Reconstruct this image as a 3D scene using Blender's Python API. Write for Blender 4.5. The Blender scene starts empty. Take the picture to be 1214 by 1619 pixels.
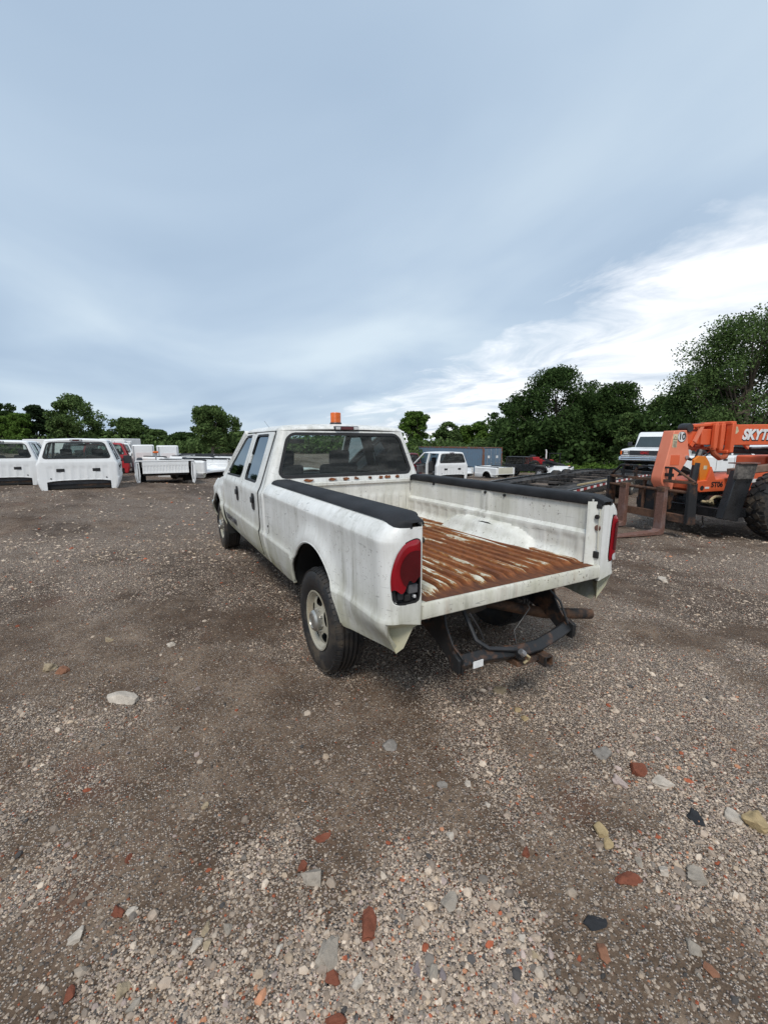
import bpy, math, random
import numpy as np
from mathutils import Vector, Matrix

# ------------------------------------------------------------------ camera, sky, sun, exposure
sc = bpy.context.scene
R = math.radians
CAM = np.array([-1.833, 2.012, 1.725]); PITCH = -0.162; YAW = -0.509; FPX = 680.0
cd = bpy.data.cameras.new('camera'); cam = bpy.data.objects.new('camera', cd)
sc.collection.objects.link(cam); sc.camera = cam
cd.sensor_fit = 'VERTICAL'; cd.sensor_height = 36.0; cd.lens = FPX / 1619.0 * 36.0
cd.clip_start = 0.05; cd.clip_end = 3000
cam.location = CAM; cam.rotation_euler = (math.pi / 2 + PITCH, 0, YAW - math.pi / 2)

SUN_EL, SUN_AZ = 52.0, 140.0          # azimuth measured from +X towards +Y: behind and left of the camera
w = bpy.data.worlds.new('World'); sc.world = w; w.use_nodes = True
def build_sky():
    nt = w.node_tree; N = nt.nodes; L = nt.links; N.clear()
    def nd(t, **k):
        n = N.new(t)
        for a, b in k.items(): setattr(n, a, b)
        return n
    def mth(op, a, b=None, c=None):
        n = nd('ShaderNodeMath', operation=op)
        for i, v in enumerate((a, b, c)):
            if v is None: continue
            if isinstance(v, (int, float)): n.inputs[i].default_value = v
            else: L.new(v, n.inputs[i])
        return n.outputs[0]
    def ramp(f, stops):
        r = nd('ShaderNodeValToRGB'); L.new(f, r.inputs[0]); e = r.color_ramp.elements
        while len(e) < len(stops): e.new(0.5)
        for q, (p, c) in zip(e, stops): q.position = p; q.color = (*c, 1)
        return r.outputs[0]
    def mix(f, a, b):
        m = nd('ShaderNodeMix', data_type='RGBA')
        L.new(f, m.inputs[0]) if not isinstance(f, float) else setattr(m.inputs[0], 'default_value', f)
        for s, v in ((m.inputs[6], a), (m.inputs[7], b)):
            if isinstance(v, tuple): s.default_value = (*v, 1)
            else: L.new(v, s)
        return m.outputs[2]
    sky = nd('ShaderNodeTexSky', sky_type='NISHITA', sun_disc=False)
    sky.sun_elevation = R(SUN_EL); sky.sun_rotation = R(90 - SUN_AZ); sky.air_density = 1.0; sky.dust_density = 2.0
    tc = nd('ShaderNodeTexCoord'); sp = nd('ShaderNodeSeparateXYZ'); L.new(tc.outputs['Generated'], sp.inputs[0])
    zc = mth('MAXIMUM', sp.outputs[2], 0.0)
    dv = mth('ADD', zc, 0.10)
    cb = nd('ShaderNodeCombineXYZ'); L.new(mth('DIVIDE', sp.outputs[0], dv), cb.inputs[0]); L.new(mth('DIVIDE', sp.outputs[1], dv), cb.inputs[1])
    mp = nd('ShaderNodeMapping'); mp.inputs['Rotation'].default_value = (0, 0, R(28)); mp.inputs['Scale'].default_value = (0.40, 0.55, 1); L.new(cb.outputs[0], mp.inputs[0])
    n1 = nd('ShaderNodeTexNoise'); n1.inputs['Scale'].default_value = 1.1; n1.inputs['Detail'].default_value = 5; n1.inputs['Roughness'].default_value = 0.45; n1.inputs['Distortion'].default_value = 0.5
    L.new(mp.outputs[0], n1.inputs['Vector'])
    n2 = nd('ShaderNodeTexNoise'); n2.inputs['Scale'].default_value = 2.6; n2.inputs['Detail'].default_value = 9; n2.inputs['Roughness'].default_value = 0.6; n2.inputs['Distortion'].default_value = 0.7
    L.new(mp.outputs[0], n2.inputs['Vector'])
    # the cloud sheet: blue grey overcast
    sheet = ramp(n1.outputs[0], [(0.30, (0.285, 0.372, 0.485)), (0.47, (0.36, 0.45, 0.555)), (0.72, (0.50, 0.585, 0.655))])
    # the break in the sheet: an area of the sky beyond the trees (a direction of the compass), ragged edge
    az = mth('ARCTAN2', sp.outputs[1], sp.outputs[0])
    el = mth('ARCSINE', zc)
    # distance below a slanting edge line: el_edge rises towards the right (towards -Y/-X)
    edge = mth('MULTIPLY_ADD', mth('COSINE', mth('ADD', az, 1.9)), 0.52, -0.036)
    dd = mth('SUBTRACT', edge, el)
    rag = mth('MULTIPLY', mth('SUBTRACT', n2.outputs[0], 0.5), 0.36)
    f = mth('MULTIPLY_ADD', mth('ADD', dd, rag), 9.0, 0.36)
    fcl = nd('ShaderNodeClamp'); L.new(f, fcl.inputs[0])
    bright = ramp(n2.outputs[0], [(0.32, (0.46, 0.52, 0.60)), (0.46, (0.64, 0.68, 0.73)), (0.62, (0.82, 0.835, 0.86))])
    cl = mix(fcl.outputs[0], sheet, bright)
    # cloud radiance is divided by the background strength; the clear Nishita sky shines faintly through
    sc10 = nd('ShaderNodeVectorMath', operation='SCALE'); sc10.inputs['Scale'].default_value = 0.90 / 0.10; L.new(cl, sc10.inputs[0])
    fin = mix(0.94, sky.outputs[0], sc10.outputs[0])
    bg = nd('ShaderNodeBackground'); bg.inputs['Strength'].default_value = 0.10; L.new(fin, bg.inputs[0])
    out = nd('ShaderNodeOutputWorld'); L.new(bg.outputs[0], out.inputs[0])
build_sky()
sd = bpy.data.lights.new('sun', 'SUN'); sd.energy = 1.5; sd.angle = R(16); sd.color = (1, 0.95, 0.87)
sun = bpy.data.objects.new('sun', sd); sc.collection.objects.link(sun)
_d = Vector((math.cos(R(SUN_AZ)) * math.cos(R(SUN_EL)), math.sin(R(SUN_AZ)) * math.cos(R(SUN_EL)), math.sin(R(SUN_EL))))
sun.rotation_euler = _d.to_track_quat('Z', 'Y').to_euler(); sun.location = _d * 60
vs = sc.view_settings; vs.view_transform = 'Standard'; vs.look = 'None'; vs.exposure = 0.66; vs.gamma = 1.0; vs.use_curve_mapping = False
sc.render.engine = 'CYCLES'; sc.cycles.max_bounces = 8; sc.cycles.transparent_max_bounces = 16
sc.render.resolution_x = 767; sc.render.resolution_y = 1024

# ------------------------------------------------------------------ picture-to-place helpers
FH = np.array([math.cos(YAW), math.sin(YAW)]); RT = np.array([math.sin(YAW), -math.cos(YAW)])
_fw = np.array([math.cos(YAW) * math.cos(PITCH), math.sin(YAW) * math.cos(PITCH), math.sin(PITCH)])
_rt = np.array([RT[0], RT[1], 0]); _up = np.cross(_rt, _fw)
def ray(u, v): return _fw + _rt * (u - 607) / FPX + _up * (809.5 - v) / FPX
def gpix(u, v, z=0.0):
    d = ray(u, v); t = (z - CAM[2]) / d[2]; p = CAM + d * t; return p, t
def sd_xy(s, d): p = CAM[:2] + RT * s + FH * d; return float(p[0]), float(p[1])
def ud_xy(u, d): return sd_xy((u - 607) / FPX * d * 0.99, d)
def sst(a, b, x): t = np.clip((x - a) / (b - a), 0, 1); return t * t * (3 - 2 * t)

# vectorised value noise
_rs = np.random.RandomState(7); _tab = _rs.rand(512, 512)
def vnoise(x, y):
    xi = np.floor(x).astype(int); yi = np.floor(y).astype(int); fx = x - xi; fy = y - yi
    fx = fx * fx * (3 - 2 * fx); fy = fy * fy * (3 - 2 * fy)
    a = _tab[xi % 512, yi % 512]; b = _tab[(xi + 1) % 512, yi % 512]; c = _tab[xi % 512, (yi + 1) % 512]; d = _tab[(xi + 1) % 512, (yi + 1) % 512]
    return (a * (1 - fx) + b * fx) * (1 - fy) + (c * (1 - fx) + d * fx) * fy
def fbm(x, y, o=4):
    s = 0; a = 0.5; t = 0
    for i in range(o):
        s = s + a * vnoise(x + 17.3 * i, y + 9.1 * i); t += a; a *= 0.55; x = x * 2.03; y = y * 2.03
    return s / t
def rut_mask(x, y):
    """worn wheel tracks of the yard lane"""
    m = 0
    for (px, py, an, ph) in ((0.0, 4.3, 0.10, 0.0), (0.0, 6.0, 0.10, 0.0), (-0.6, -2.6, 1.02, 1.0), (0.9, -3.9, 1.02, 1.0), (1.0, 1.4, -0.55, 2.0), (1.0, 2.9, -0.55, 2.0)):
        q = -(x - px) * math.sin(an) + (y - py) * math.cos(an); t = (x - px) * math.cos(an) + (y - py) * math.sin(an)
        q = q + 0.22 * np.sin(t * 0.35 + ph) ; m = np.maximum(m, np.exp(-(q / 0.16) ** 2) * sst(0.35, 0.6, fbm(t * 0.5 + ph * 7, q * 0.4 + ph, 2)))
    return m
def ground_z(x, y):
    x = np.asarray(x, float); y = np.asarray(y, float)
    dx = x - CAM[0]; dy = y - CAM[1]
    d = dx * FH[0] + dy * FH[1]; s = dx * RT[0] + dy * RT[1]
    z = -1.4 * sst(15, 42, d) * sst(-6, 5, s)
    z = z + 0.36 * sst(6, 11.5, d) * sst(-3.5, -8.5, s) * (1 - 0.5 * sst(13, 17, d))
    r = np.hypot(dx, dy)
    z = z + (fbm(x * 0.55, y * 0.55, 3) - 0.5) * 0.10 * sst(1, 5, r) * (1 - 0.999 * np.exp(-((x - 3.2) / 3.6) ** 4 - (y / 1.6) ** 4))
    z = z + (fbm(x * 3.1 + 40, y * 3.1, 3) - 0.5) * 0.035
    z = z - 0.030 * rut_mask(x, y) * sst(1.2, 3, r)
    return z
def gz(x, y): return float(ground_z(x, y))
def gravel_mask(x, y):
    """0 = bare brown earth, 1 = loose grey gravel"""
    # wheel tracks and drifts run roughly along the yard lane (from the lower left to the upper right)
    c, s_ = math.cos(0.35), math.sin(0.35); a = x * c - y * s_; b = x * s_ + y * c
    n = fbm(a * 0.55 + 3, b * 0.95 + 11, 4) * 0.62 + fbm(a * 2.6, b * 2.6 + 5, 3) * 0.38
    return sst(0.39, 0.55, n)

# ------------------------------------------------------------------ mesh helpers
COL = sc.collection
class MB:
    def __init__(s): s.v = []; s.f = []
    def add(s, vs, fs):
        o = len(s.v); s.v += [tuple(map(float, p)) for p in vs]; s.f += [tuple(i + o for i in f) for f in fs]; return s
    def box(s, x0, x1, y0, y1, z0, z1, M=None):
        v = [(x, y, z) for z in (z0, z1) for y in (y0, y1) for x in (x0, x1)]
        if M is not None: v = [M @ Vector(p) for p in v]
        return s.add(v, [(0, 2, 3, 1), (4, 5, 7, 6), (0, 1, 5, 4), (2, 6, 7, 3), (0, 4, 6, 2), (1, 3, 7, 5)])
    def bar(s, a, b, wd, ht, upv=(0, 0, 1)):
        a = Vector(a); b = Vector(b); d = (b - a).normalized(); u = Vector(upv); sx = d.cross(u)
        if sx.length < 1e-4: sx = d.cross(Vector((1, 0, 0)))
        sx.normalize(); u = sx.cross(d); v = []
        for p in (a, b):
            for i, j in ((-1, -1), (1, -1), (1, 1), (-1, 1)): v.append(p + sx * i * wd / 2 + u * j * ht / 2)
        return s.add(v, [(0, 1, 2, 3), (7, 6, 5, 4), (0, 4, 5, 1), (1, 5, 6, 2), (2, 6, 7, 3), (3, 7, 4, 0)])
    def tube(s, pts, r, n=8):
        pts = [Vector(p) for p in pts]; rr = r if isinstance(r, (list, tuple)) else [r] * len(pts); rings = []
        pu = None
        for i, p in enumerate(pts):
            d = (pts[min(i + 1, len(pts) - 1)] - pts[max(i - 1, 0)]).normalized()
            if pu is None: pu = Vector((0, 0, 1)) if abs(d.z) < 0.9 else Vector((1, 0, 0))
            sx = d.cross(pu).normalized(); pu = sx.cross(d)
            rings.append([p + (sx * math.cos(2 * math.pi * k / n) + pu * math.sin(2 * math.pi * k / n)) * rr[i] for k in range(n)])
        v = [q for g in rings for q in g]; f = []
        for i in range(len(pts) - 1):
            for k in range(n): a = i * n + k; b = i * n + (k + 1) % n; f.append((a, b, b + n, a + n))
        f.append(tuple(range(n - 1, -1, -1))); o = (len(pts) - 1) * n; f.append(tuple(o + k for k in range(n)))
        return s.add(v, f)
    def lathe(s, prof, o, axis=(0, 1, 0), n=24, close=False):
        ax = Vector(axis).normalized(); t = Vector((0, 0, 1)) if abs(ax.z) < 0.9 else Vector((1, 0, 0)); a = ax.cross(t).normalized(); b = ax.cross(a); o = Vector(o)
        v = []; m = len(prof)
        for k in range(n):
            c = a * math.cos(2 * math.pi * k / n) + b * math.sin(2 * math.pi * k / n)
            v += [o + c * r + ax * h for r, h in prof]
        f = []
        for k in range(n):
            for i in range(m if close else m - 1): j = (i + 1) % m; k2 = (k + 1) % n; f.append((k * m + i, k * m + j, k2 * m + j, k2 * m + i))
        return s.add(v, f)
    def prism(s, poly, ax, lo, hi):
        """poly: 2D points in the two remaining axes (cyclic order x,y,z without ax)"""
        n = len(poly); v = []
        for h in (lo, hi):
            for a, b in poly: v.append((h, a, b) if ax == 0 else (a, h, b) if ax == 1 else (a, b, h))
        f = [tuple(range(n)), tuple(range(2 * n - 1, n - 1, -1))] + [(i, i + n, (i + 1) % n + n, (i + 1) % n) for i in range(n)]
        return s.add(v, f)
    def sheet(s, us, vs, pos, sdf=None, off=None):
        nu, nv = len(us), len(vs); idx = {}; v = []; f = []
        if sdf is None: S = np.ones((nu, nv))
        else: S = np.array([[sdf(a, b) for b in vs] for a in us])
        def gv(i, j):
            k = (i, j)
            if k not in idx: idx[k] = len(v); v.append((us[i], vs[j]))
            return idx[k]
        def ev(a, b):
            k = (a, b) if a < b else (b, a)
            if k not in idx:
                p, q = k; lo = np.array((us[p[0]], vs[p[1]])); hi = np.array((us[q[0]], vs[q[1]])); sl = S[p] > 0
                for _ in range(14):
                    m = (lo + hi) / 2
                    if (sdf(*m) > 0) == sl: lo = m
                    else: hi = m
                idx[k] = len(v); v.append(tuple((lo + hi) / 2))
            return idx[k]
        for i in range(nu - 1):
            for j in range(nv - 1):
                c = [(i, j), (i + 1, j), (i + 1, j + 1), (i, j + 1)]; ins = [S[q] > 0 for q in c]
                if not any(ins): continue
                if all(ins): f.append(tuple(gv(*q) for q in c)); continue
                po = []
                for k in range(4):
                    a, b = c[k], c[(k + 1) % 4]; ia, ib = ins[k], ins[(k + 1) % 4]
                    if ia: po.append(gv(*a))
                    if ia != ib: po.append(ev(a, b))
                if len(po) >= 3: f.append(tuple(po))
        P = [tuple(pos(a, b)) for a, b in v]
        if off is not None:
            n = len(P); ofs = [off(a, b) if callable(off) else off for a, b in v]
            P2 = [tuple(np.array(p) + np.array(o)) for p, o in zip(P, ofs)]
            ed = {}
            for fc in f:
                for k in range(len(fc)): a, b = fc[k], fc[(k + 1) % len(fc)]; ed[(a, b)] = 1
            f2 = [tuple(i + n for i in reversed(fc)) for fc in f]
            f3 = [(b, a, a + n, b + n) for (a, b) in ed if (b, a) not in ed]
            P = P + P2; f = f + f2 + f3
        return s.add(P, f)
    def mesh(s, name, mat, sharp=35):
        me = bpy.data.meshes.new(name); me.from_pydata(s.v, [], s.f)
        me.materials.append(mat)
        if sharp:
            me.shade_smooth(); me.set_sharp_from_angle(angle=R(sharp))
        me.validate(); me.update(); return me
    def build(s, name, mat, parent=None, sharp=35, bevel=0.0, flip=False):
        me = s.mesh(name, mat, sharp)
        o = bpy.data.objects.new(name, me); COL.objects.link(o)
        if parent is not None: o.parent = parent
        if bevel:
            m = o.modifiers.new('bevel', 'BEVEL'); m.width = bevel; m.segments = 2; m.limit_method = 'ANGLE'; m.angle_limit = R(40); m.use_clamp_overlap = True
        return o
def rbox(u, v, u0, u1, v0, v1, r):
    q = [u - u0, u1 - u, v - v0, v1 - v]
    a = [max(r - t, 0) for t in q]; m = math.sqrt(sum(t * t for t in a))
    return r - m if m > 0 else min(q)
def rpoly(u, v, poly, r=0.0):
    """convex polygon, counter-clockwise; positive inside"""
    q = []
    for i in range(len(poly)):
        (ax, ay), (bx, by) = poly[i], poly[(i + 1) % len(poly)]; ex, ey = bx - ax, by - ay
        q.append((ex * (v - ay) - ey * (u - ax)) / math.hypot(ex, ey))
    if r <= 0: return min(q)
    a = [max(r - t, 0) for t in q]; m = math.sqrt(sum(t * t for t in a))
    return r - m if m > 0 else min(q)
def lin(a, b, n): return list(np.linspace(a, b, n))
def thing(name, label, cat, loc=(0, 0, 0), rz=0.0, group=None):
    o = bpy.data.objects.new(name, None); COL.objects.link(o); o.empty_display_size = 0.2
    o.location = loc; o.rotation_euler = (0, 0, rz); o['label'] = label; o['category'] = cat
    if group: o['group'] = group
    return o
def tag(o, label, cat, group=None):
    o['label'] = label; o['category'] = cat
    if group: o['group'] = group
    return o
def copy_tree(o, parent=None, mats=None):
    c = o.copy(); COL.objects.link(c); c.parent = parent
    if mats and c.type == 'MESH' and o.data.materials and o.data.materials[0].name in mats:
        c.material_slots[0].link = 'OBJECT'; c.material_slots[0].material = mats[o.data.materials[0].name]
    for ch in list(o.children): copy_tree(ch, c, mats)
    return c
def text(name, body, size, mat, parent, M, extrude=0.003, shear=0.0, offset=0.0, align='CENTER'):
    cu = bpy.data.curves.new(name, 'FONT'); cu.body = body; cu.size = size; cu.extrude = extrude; cu.shear = shear; cu.offset = offset; cu.align_x = align; cu.align_y = 'CENTER'
    t = bpy.data.objects.new(name, cu); COL.objects.link(t)
    dg = bpy.context.evaluated_depsgraph_get(); me = bpy.data.meshes.new_from_object(t.evaluated_get(dg)); bpy.data.objects.remove(t); bpy.data.curves.remove(cu)
    me.transform(M); me.materials.clear(); me.materials.append(mat)
    o = bpy.data.objects.new(name, me); COL.objects.link(o); o.parent = parent; return o
def frame_m(o, xa, ya):
    """matrix with columns x axis, y axis, and their cross product, at o"""
    xa = Vector(xa).normalized(); za = xa.cross(Vector(ya)).normalized(); ya = za.cross(xa)
    return Matrix(((xa.x, ya.x, za.x, o[0]), (xa.y, ya.y, za.y, o[1]), (xa.z, ya.z, za.z, o[2]), (0, 0, 0, 1)))

# ------------------------------------------------------------------ materials
class NT:
    def __init__(s, name):
        s.m = bpy.data.materials.new(name); s.m.use_nodes = True; s.t = s.m.node_tree; s.N = s.t.nodes; s.L = s.t.links
        s.b = s.N['Principled BSDF']; s.tc = s.N.new('ShaderNodeTexCoord'); s.co = s.tc.outputs['Object']
    def set(s, k, v):
        i = s.b.inputs[k]
        if hasattr(v, 'is_linked') or hasattr(v, 'links'): s.L.new(v, i)
        elif isinstance(v, tuple): i.default_value = (*v, 1) if len(v) == 3 else v
        else: i.default_value = v
        return s
    def noise(s, scale, detail=4, rough=0.55, st=(1, 1, 1), dist=0.0, off=(0, 0, 0), co=None):
        mp = s.N.new('ShaderNodeMapping'); mp.inputs['Scale'].default_value = st; mp.inputs['Location'].default_value = off; s.L.new(co or s.co, mp.inputs[0])
        n = s.N.new('ShaderNodeTexNoise'); n.inputs['Scale'].default_value = scale; n.inputs['Detail'].default_value = detail; n.inputs['Roughness'].default_value = rough; n.inputs['Distortion'].default_value = dist
        s.L.new(mp.outputs[0], n.inputs['Vector']); return n.outputs[0]
    def vor(s, scale, feature='F1', out=0, rnd=1.0, co=None):
        n = s.N.new('ShaderNodeTexVoronoi'); n.feature = feature; n.inputs['Scale'].default_value = scale; n.inputs['Randomness'].default_value = rnd; s.L.new(co or s.co, n.inputs['Vector']); return n.outputs[out]
    def ramp(s, f, stops, interp='LINEAR'):
        r = s.N.new('ShaderNodeValToRGB'); r.color_ramp.interpolation = interp; s.L.new(f, r.inputs[0]); e = r.color_ramp.elements
        while len(e) < len(stops): e.new(0.5)
        for q, (p, c) in zip(e, stops):
            q.position = p; q.color = (*c, 1) if isinstance(c, tuple) else (c, c, c, 1)
        return r.outputs[0]
    def mix(s, f, a, b, mode='MIX'):
        m = s.N.new('ShaderNodeMix'); m.data_type = 'RGBA'; m.blend_type = mode
        for i, v in ((0, f), (6, a), (7, b)):
            if isinstance(v, tuple): m.inputs[i].default_value = (*v, 1)
            elif isinstance(v, (int, float)): m.inputs[i].default_value = v
            else: s.L.new(v, m.inputs[i])
        return m.outputs[2]
    def math(s, op, a, b=0.0):
        m = s.N.new('ShaderNodeMath'); m.operation = op; m.use_clamp = False
        for i, v in ((0, a), (1, b)):
            if isinstance(v, (int, float)): m.inputs[i].default_value = v
            else: s.L.new(v, m.inputs[i])
        return m.outputs[0]
    def sep(s):
        n = s.N.new('ShaderNodeSeparateXYZ'); s.L.new(s.co, n.inputs[0]); return n.outputs
    def bump(s, h, strength=0.3, dist=0.01):
        n = s.N.new('ShaderNodeBump'); n.inputs['Strength'].default_value = strength; n.inputs['Distance'].default_value = dist; s.L.new(h, n.inputs['Height']); s.L.new(n.outputs[0], s.b.inputs['Normal']); return s
def plain(name, col, rough=0.5, metal=0.0, var=0.15, scale=6.0, bump=0.0, spec=0.5):
    n = NT(name); f = n.noise(scale, 5, 0.6)
    c = n.ramp(f, [(0.3, tuple(x * (1 - var) for x in col)), (0.7, tuple(min(1, x * (1 + var)) for x in col))])
    n.set('Base Color', c).set('Roughness', n.ramp(n.noise(scale * 2, 3), [(0.3, max(0, rough - 0.08)), (0.7, min(1, rough + 0.08))])).set('Metallic', metal).set('Specular IOR Level', spec)
    if bump: n.bump(n.noise(scale * 8, 4), bump, 0.005)
    return n.m
def grimy_white(name, base=(0.81, 0.81, 0.79), grime=1.0, green=1.0, rust=0.6, low=True):
    n = NT(name); x, y, z = n.sep()
    st = n.noise(11, 6, 0.62, (1, 1, 0.06), 0.35); st2 = n.noise(34, 5, 0.65, (1, 1, 0.07), 0.2, (3, 1, 0)); pat = n.noise(1.5, 6, 0.65, (1, 1, 0.8))
    f = n.math('MULTIPLY', n.ramp(st, [(0.40, 0.0), (0.66, 1.0)]), n.ramp(st2, [(0.38, 0.1), (0.62, 1.0)]))
    f = n.math('MULTIPLY', n.math('MULTIPLY', f, n.ramp(pat, [(0.38, 0.12), (0.60, 1.0)])), 0.85 * grime)
    c = n.mix(f, base, (0.30, 0.295, 0.25))
    film = n.noise(4.5, 7, 0.7, (1, 1, 0.35), 0.3, (2, 8, 1)); c = n.mix(n.math('MULTIPLY', n.ramp(film, [(0.38, 0.0), (0.70, 0.42)]), grime), c, (0.44, 0.43, 0.38))
    gp = n.noise(3.0, 6, 0.65, (1, 1, 0.4), 0.4, (7, 2, 5))
    if low:
        zz = n.N.new('ShaderNodeMapRange'); n.L.new(z, zz.inputs[0]); zz.inputs[1].default_value = 0.98; zz.inputs[2].default_value = 0.50; zz.inputs[3].default_value = 0.0; zz.inputs[4].default_value = 1.0
        g = n.math('MULTIPLY', n.ramp(gp, [(0.30, 0.1), (0.62, 1.0)]), n.math('MULTIPLY', zz.outputs[0], green))
    else: g = n.math('MULTIPLY', n.ramp(gp, [(0.42, 0.0), (0.72, 1.0)]), green * 0.5)
    c = n.mix(g, c, (0.36, 0.35, 0.20))
    dn = n.noise(2.2, 8, 0.75, (1, 1, 0.8), 0.3, (1, 9, 3)); c = n.mix(n.math('MULTIPLY', n.ramp(dn, [(0.52, 0.0), (0.72, 0.40)]), grime), c, (0.27, 0.255, 0.20))
    sc_ = n.noise(16, 3, 0.5, (0.35, 0.35, 3.0), 1.2, (3, 3, 3)); c = n.mix(n.math('MULTIPLY', n.ramp(sc_, [(0.66, 0.0), (0.70, 0.5)]), grime), c, (0.20, 0.20, 0.19))
    sp = n.noise(60, 3, 0.7, (1, 1, 0.7)); sm = n.noise(2.3, 4, 0.6, (1, 1, 1), 0, (4, 4, 8))
    rf = n.math('MULTIPLY', n.ramp(sp, [(0.635, 0.0), (0.67, 1.0)]), n.ramp(sm, [(0.47, 0.0), (0.60, rust)]))
    c = n.mix(rf, c, (0.085, 0.05, 0.03))
    if rust > 0.8:
        rs_ = n.noise(9, 5, 0.6, (1, 1, 0.10), 0.2, (9, 2, 2)); c = n.mix(n.math('MULTIPLY', n.ramp(rs_, [(0.58, 0.0), (0.74, 0.55)]), min(1.0, rust * 0.6)), c, (0.30, 0.15, 0.06))
    n.set('Base Color', c).set('Roughness', n.ramp(n.noise(5, 4), [(0.3, 0.25), (0.7, 0.50)])).set('Specular IOR Level', 0.5)
    n.bump(n.noise(2.4, 3), 0.10, 0.02)
    return n.m
def glass(name, tint=(0.76, 0.83, 0.81), ior=1.36):
    m = bpy.data.materials.new(name); m.use_nodes = True; t = m.node_tree; t.nodes.clear()
    tr = t.nodes.new('ShaderNodeBsdfTransparent'); tr.inputs[0].default_value = (*tint, 1); gl = t.nodes.new('ShaderNodeBsdfGlossy'); gl.inputs['Roughness'].default_value = 0.03; gl.inputs[0].default_value = (0.33, 0.37, 0.40, 1)
    df = t.nodes.new('ShaderNodeBsdfDiffuse'); df.inputs[0].default_value = (0.45, 0.45, 0.42, 1)
    fr = t.nodes.new('ShaderNodeFresnel'); fr.inputs[0].default_value = ior; mx = t.nodes.new('ShaderNodeMixShader'); m2 = t.nodes.new('ShaderNodeMixShader'); o = t.nodes.new('ShaderNodeOutputMaterial')
    ns = t.nodes.new('ShaderNodeTexNoise'); ns.inputs['Scale'].default_value = 5; ns.inputs['Detail'].default_value = 6
    rp = t.nodes.new('ShaderNodeMapRange'); rp.inputs[1].default_value = 0.4; rp.inputs[2].default_value = 0.8; rp.inputs[3].default_value = 0.02; rp.inputs[4].default_value = 0.14
    t.links.new(ns.outputs[0], rp.inputs[0]); t.links.new(rp.outputs[0], m2.inputs[0]); t.links.new(tr.outputs[0], m2.inputs[1]); t.links.new(df.outputs[0], m2.inputs[2])
    t.links.new(fr.outputs[0], mx.inputs[0]); t.links.new(m2.outputs[0], mx.inputs[1]); t.links.new(gl.outputs[0], mx.inputs[2]); t.links.new(mx.outputs[0], o.inputs[0]); return m
def rusty_steel(name, base=(0.10, 0.06, 0.045), paint=(0.02, 0.02, 0.022), amt=0.5, rough=0.75):
    n = NT(name); f = n.noise(4, 7, 0.7); g = n.noise(28, 5, 0.65)
    c = n.mix(n.ramp(g, [(0.3, 0.0), (0.7, 1.0)]), base, tuple(min(1, x * 1.9) for x in base))
    c = n.mix(n.ramp(f, [(amt - 0.08, 0.0), (amt + 0.06, 1.0)]), c, paint)
    n.set('Base Color', c).set('Roughness', rough).set('Specular IOR Level', 0.3).bump(g, 0.35, 0.006); return n.m
def bed_floor_mat():
    n = NT('rusted_bed_floor'); x, y, z = n.sep()
    a = n.noise(1.6, 9, 0.74, (0.8, 9.5, 1), 0.1); b = n.noise(34, 6, 0.65, (0.6, 1, 1)); l = n.noise(1.0, 3, 0.5, (1.2, 1.1, 1), 0, (2, 5, 1)); fl = n.noise(22, 6, 0.7, (0.45, 1, 1))
    rust = n.ramp(n.noise(7, 9, 0.75, (0.35, 2.6, 1)), [(0.25, (0.06, 0.022, 0.011)), (0.45, (0.18, 0.058, 0.020)), (0.60, (0.32, 0.108, 0.032)), (0.85, (0.48, 0.21, 0.07))])
    rust = n.mix(n.ramp(b, [(0.40, 0.0), (0.70, 0.6)]), rust, (0.07, 0.03, 0.016))
    hz = n.N.new('ShaderNodeMapRange'); n.L.new(z, hz.inputs[0]); hz.inputs[1].default_value = 0.857; hz.inputs[2].default_value = 0.884; hz.inputs[3].default_value = -0.05; hz.inputs[4].default_value = 0.035
    yy = n.N.new('ShaderNodeMapRange'); n.L.new(y, yy.inputs[0]); yy.inputs[1].default_value = 0.20; yy.inputs[2].default_value = 0.72; yy.inputs[3].default_value = 0.0; yy.inputs[4].default_value = 0.07
    xx = n.N.new('ShaderNodeMapRange'); n.L.new(x, xx.inputs[0]); xx.inputs[1].default_value = 0.10; xx.inputs[2].default_value = 0.0; xx.inputs[3].default_value = 0.0; xx.inputs[4].default_value = -0.10
    s = n.math('ADD', n.math('ADD', n.math('MULTIPLY', a, 0.60), n.math('MULTIPLY', l, 0.22)), n.math('ADD', n.math('MULTIPLY', fl, 0.18), n.math('ADD', xx.outputs[0], n.math('ADD', hz.outputs[0], yy.outputs[0]))))
    pm = n.ramp(s, [(0.562, 0.0), (0.570, 1.0)]); edge = n.ramp(s, [(0.52, 0.0), (0.562, 1.0)])
    vz = n.N.new('ShaderNodeMapRange'); n.L.new(z, vz.inputs[0]); vz.inputs[1].default_value = 0.872; vz.inputs[2].default_value = 0.858; vz.inputs[3].default_value = 0.0; vz.inputs[4].default_value = 0.72; rust = n.mix(n.math('MULTIPLY', vz.outputs[0], n.ramp(l, [(0.3, 0.6), (0.6, 1.0)])), rust, (0.05, 0.020, 0.011))
    rust = n.mix(n.math('MULTIPLY', edge, 0.5), rust, (0.44, 0.23, 0.07))
    white = n.mix(n.ramp(n.noise(14, 7, 0.75), [(0.38, 0.0), (0.70, 0.85)]), (0.66, 0.64, 0.55), (0.40, 0.33, 0.19))
    n.set('Base Color', n.mix(pm, rust, white)).set('Roughness', 0.72).set('Specular IOR Level', 0.3).bump(n.math('ADD', n.math('MULTIPLY', pm, 0.6), n.math('MULTIPLY', b, 0.6)), 0.5, 0.004); return n.m
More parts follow.
